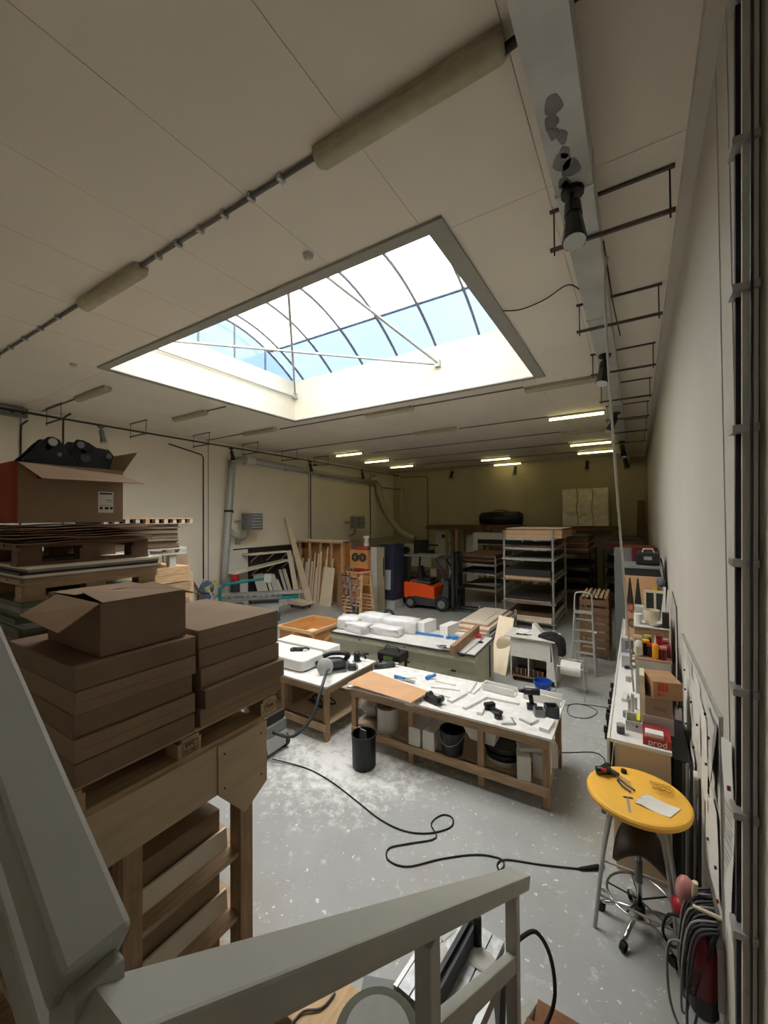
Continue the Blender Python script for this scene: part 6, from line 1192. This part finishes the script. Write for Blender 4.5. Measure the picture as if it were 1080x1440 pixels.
# tubes and black clutter standing between counter and wall
for i in range(5):
    x, y = .30+.022*i, 4.50-.07*i
    tag(M().cyl((x,y,0),(x+.03,y+.06,1.25+.05*(i%3)),.012,n=8).build('steel_rod', mgrey if i%2 else dark_steel), 'thin steel rod standing between the counter and the right wall', 'rod', 'rods by the right wall')
tag(M().box(.265,.40,4.72,5.9,0,1.2).build('black_cabinet', black), 'narrow black cabinet in the gap between the counter and the right wall', 'cabinet')
t = thing('socket_box', 'small white socket box with grey cover on the right wall beside the yellow table', 'socket', (.4,4.55,1.1)); M().box(.37,.44,4.48,4.6,1.04,1.2).build('body', white_paint, t, bev=.006); M().box(.362,.37,4.5,4.58,1.06,1.12).build('cover', mgrey, t)
# ------------------------------------------------------------------ pin board on the right wall
WB = thing('pin_board', 'large white pin board full of pinned sheets on the right wall', 'board', (.435,4.3,.8))
M().prism([(.432,5.69,2.14),(.432,3.30,2.21),(.432,3.25,1.4),(.432,3.4,.85),(.432,4.3,.78),(.432,5.69,.6)],(.0075,0,0)).build('board', white_paint, WB)
M().beam((.428,5.72,2.15),(.428,3.28,2.225),.02,.02).build('top_rail', steel, WB); M().beam((.425,3.28,2.23),(.425,3.30,.85),.018,.012,(1,0,0)).build('side_rail', steel, WB)
shs = [(5.6,5.1,1.95,1.2),(5.3,4.85,2.05,1.5),(4.9,4.55,1.95,1.35),(4.62,4.25,2.1,1.55),(4.5,4.1,1.5,.85),(4.2,3.85,2.0,1.3),(4.0,3.66,1.42,.85),(3.8,3.48,2.12,1.6),(3.72,3.4,1.55,.95),(5.0,4.65,1.3,.75),(5.45,5.1,1.15,.65)]
for k,(ya,yb,zt_,zb_) in enumerate(shs):
    m = M(); am = R(.004,.014); ph = R(0,3); x0 = .431-.0012*k
    m.grid((x0,ya,zb_),(0,yb-ya,R(-.04,.04)),(0,R(-.03,.03),zt_-zb_),6,8,lambda u,v: (-am*((1-v)**2)*(u if k%2 else 1-u)-.004*abs(math.sin(4*v+ph)),0,0))
    s_ = tag(m.build('pinned_sheet', [paper,paper_y,paper][k%3], smooth=True), 'curling white sheet pinned on the white board, %s counted from its far end' % ['first','ninth','third','fourth','fifth','sixth','seventh','eighth','tenth','second','eleventh'][[0,4,1,3,5,6,7,8,9,10,2].index(k) if False else k], 'sheet', 'sheets on the pin board')
for k in range(16):
    y, z_ = R(3.4,5.5), R(.9,2.05); tag(M().cyl((.418,y,z_),(.404,y,z_),.011,n=8).build('magnet', black if k%3 else darkred), 'small dark magnet on the pinned sheets at the right wall', 'magnet', 'magnets on the pin board')
t = thing('folded_sheet', 'grey sheet with a bent corner high on the pin board', 'sheet', (.42,3.45,1.95)); m = M(); m.grid((.424,3.75,1.72),(0,-.42,.05),(0,.05,.36),6,6,lambda u,v: (-.05*u*u*(1-v),0,0)); m.build('sheet', board_grey, t, smooth=True)
LP = thing('long_list', 'long narrow printed list hanging on the right wall beside the pin board', 'poster', (.43,3.05,1.3))
m = M(); m.grid((.436,3.20,1.02),(0,-.34,.12),(0,-.0,1.13),4,14,lambda u,v: (-.012-.02*(1-v)*u-.006*math.sin(8*v),0,0)); m.build('sheet', paper, LP, smooth=True)
for r in range(40):
    z_ = 1.12+.0175*r
    if r%8 != 7: M().beam((.4165,3.17,z_+.03),(.4165,2.90-.02*(r%3)+.05*(r%2),z_+.09),.005,.001,(1,0,0)).build('print_line', mat('grey_print','8a8a84'), LP)
M().cyl((.415,2.9,2.0),(.40,2.9,2.0),.014,n=8).build('magnet', darkred, LP)
tag(M().box(.43,.4395,5.1,5.25,1.0,1.25).build('wall_tag', paper_y), 'small printed card low on the right wall left of the pin board', 'card')
tag(M().tube([(.425,7.2,2.4),(.42,6.6,2.33),(.425,6.5,2.25),(.428,6.5,1.6),(.428,6.6,1.3)],.008,6,3).build('wall_cable', dgrey), 'dark cable running down the right wall behind the lettered carton', 'cable')
# fire extinguisher with cables
FE = thing('fire_extinguisher', 'red fire extinguisher under coiled cables on the right wall, bottom right', 'extinguisher', (.33,3.42,.25))
M().lathe([(.07,0),(.08,.02),(.08,.14)],(.33,3.42,.22),22).build('black_base', black, FE, smooth=False); M().lathe([(.08,.141),(.08,.42),(.065,.48),(.025,.51),(.025,.54)],(.33,3.42,.22),22).build('cylinder', darkred, FE, smooth=True)
M().cyl((.33,3.42,.76),(.33,3.42,.80),.022).build('valve', steel, FE); M().beam((.33,3.42,.81),(.27,3.52,.85),.02,.015).build('lever', black, FE); M().box(.262,.285,3.38,3.41,.42,.45).build('label', yel_tool, FE); M().box(.40,.438,3.38,3.46,.3,.7).build('wall_bracket', steel, FE)
CC = thing('cable_coil', 'thick bundle of black and grey cables hung over the fire extinguisher', 'cable', (.3,3.4,.85))
for k in range(14):
    yb_ = 3.30+.028*k; lo_ = R(.1,.45); w_ = R(.05,.1); xx = .30-.012*(k%4)
    M().tube([(.40,yb_,.86),(xx,yb_-.02,.80),(xx-.05,yb_-w_,.6),(xx-.06,yb_-w_*.6,lo_+.08),(xx-.03,yb_+.02,lo_),(xx,yb_+w_*.6,lo_+.1),(.34,yb_+.05,.6),(.40,yb_+.02,.85)],.0085,6,4).build('cable_loop', [rubber,dgrey,rubber,mgrey][k%4], CC, smooth=True)
M().tube([(.3,3.5,.7),(.16,3.62,.6),(.12,3.66,.42),(.18,3.64,.36),(.27,3.56,.5)],.01,6,6).build('cable_loop', rubber, CC, smooth=True); M().tube([(.28,3.4,.62),(.15,3.5,.5),(.14,3.45,.2),(.2,3.4,.05),(.3,3.35,.12)],.009,6,6).build('cable_loop', mgrey, CC, smooth=True)
M().cyl((.438,3.42,.87),(.28,3.42,.88),.013).build('hook', ivory, CC)
t = thing('red_bottle', 'red and pink plastic container hanging above the cable bundle', 'container', (.26,3.62,.6)); M().blob((.26,3.64,.80),.065,(1,1,1.6)).build('pink_sleeve', pinkpl, t, smooth=True); M().blob((.24,3.64,.68),.075,(1,1,.9)).build('body', red, t, smooth=True); M().cyl((.30,3.6,.72),(.31,3.58,.93),.018).build('spout', ivory, t)
# ------------------------------------------------------------------ table saw under the stair
TS = thing('table_saw', 'dusty aluminium table saw on stand half hidden under the stair rail', 'saw', (-.97,2.1,0), -.1)
for k in range(5):
    M().box(-.20+.078*k,-.20+.078*k+.070,-.12,.48,.81,.85).build('table_profile', mat('dusty_aluminium','c0c2c2',.45,.35,var=.25,scale=22), TS, local=True)
M().box(-.21,.2,-.12,.48,.77,.809).build('table_base', mgrey, TS, local=True); M().box(.201,.235,-.12,.46,.76,.84).build('side_rail', steel, TS, local=True); M().box(-.235,-.211,-.12,.46,.78,.84).build('side_rail', steel, TS, local=True)
M().box(.02,.045,-.1,.36,.851,.96).build('fence', dgrey, TS, local=True); M().box(-.005,.0195,-.11,.40,.851,.99).build('fence', black, TS, local=True); M().cyl((.06,.36,.851),(.06,.36,1.02),.025,n=14).build('post', black, TS, local=True, smooth=True)
for x in (-.15,.15):
    for y in (-.05,.4): M().beam((x,y,.77),(x*1.4,y*1.05,0),.04,.04).build('leg', steel, TS, local=True)
M().beam((.21,.42,.78),(.24,.2,.05),.03,.03).build('brace', mgrey, TS, local=True)
m = M(); m.blob((0.12,.3,.855),.08,(1,1,.12),10,4,.25); m.blob((-.1,.1,.853),.09,(.6,1.6,.06),10,4,.3); m.blob((-.13,.35,.853),.07,(.6,1.6,.06),10,4,.3); o_ = m.build('sawdust', mat('sawdust','d8d6ce',.95), TS, local=True); o_['kind'] = 'stuff'
DD = thing('dust_drum', 'round drum with grey lid and dark olive rim below the stair rail', 'drum', (-1.14,1.72,0))
M().cyl((-1.14,1.72,0),(-1.14,1.72,.86),.205,n=32).build('body', mat('drum_olive','4a4a3c',.6), DD); M().lathe([(.215,.86),(.22,.90),(.165,.915)],(-1.14,1.72,0),40).build('rim', mat('drum_olive','4a4a3c'), DD); M().cyl((-1.14,1.72,.9),(-1.14,1.72,.918),.166,n=36).build('lid', mat('drum_lid_grey','84847c',.6), DD)
t = thing('wooden_block', 'weathered pale board on a low block left of the round drum', 'board', (-1.65,1.9,0)); M().box(-1.98,-1.45,1.72,2.05,.45,.6).build('board', pine_light, t, bev=.01); M().box(-1.95,-1.5,1.75,2.0,0,.449).build('block', old_wood, t)
tag(M().tube([(-1.6,1.95,.61),(-1.62,1.85,.61),(-1.7,1.78,.612),(-1.72,1.70,.6)],.007,6,4).build('thin_cable', black), 'thin black cable lying over the weathered board', 'cable')
t = thing('fibre_brush', 'dark brush with grey block lying beside the weathered board', 'brush', (-1.38,2.06,.6)); M().cbox((-1.38,2.1,.62),(.2,.08,.05),.4).build('block', mgrey, t); M().cbox((-1.36,2.1,.58),(.18,.07,.04),.4).build('bristles', board_brown, t); M().cyl((-1.38,2.1,0),(-1.38,2.1,.56),.04).build('stand_tube', mgrey, t)
tag(M().tube([(-.66,2.45,.95),(-.62,2.5,.99),(-.56,2.62,.95),(-.50,2.72,.75),(-.48,2.75,.5),(-.52,2.7,.35),(-.60,2.55,.3),(-.72,2.4,.2)],.012,8,5).build('black_cable', rubber), 'black cable looping around the foot of the stair rail', 'cable')

# ------------------------------------------------------------------ labels of alike things: tell them apart by their order from the left, or from the top
bpy.context.view_layer.update()
ci = cam.matrix_world.inverted()
def seen(o):
    q = [o]; pts = []
    while q:
        x = q.pop(); q += list(x.children)
        if x.type == 'MESH': pts += [ci @ (x.matrix_world @ Vector(c)) for c in x.bound_box]
    c = sum(pts, Vector())/len(pts); return c.x/-c.z, c.y/-c.z
by = {}
for o in list(bpy.data.objects):
    if o.parent is None and 'label' in o: by.setdefault(o['label'], []).append(o)
NTH = ['first','second','third','fourth','fifth','sixth','seventh','eighth','ninth','tenth','eleventh','twelfth','thirteenth','fourteenth','fifteenth','sixteenth','seventeenth']
for lab, os_ in by.items():
    if 1 < len(os_) < 18:
        pr = {o.name: seen(o) for o in os_}
        sx = max(p[0] for p in pr.values())-min(p[0] for p in pr.values()); sy = max(p[1] for p in pr.values())-min(p[1] for p in pr.values())
        side = sx >= sy
        for k, o in enumerate(sorted(os_, key=lambda o: pr[o.name][0] if side else -pr[o.name][1])):
            o['label'] = '%s, %s from the %s' % (lab, NTH[k], 'left' if side else 'top')
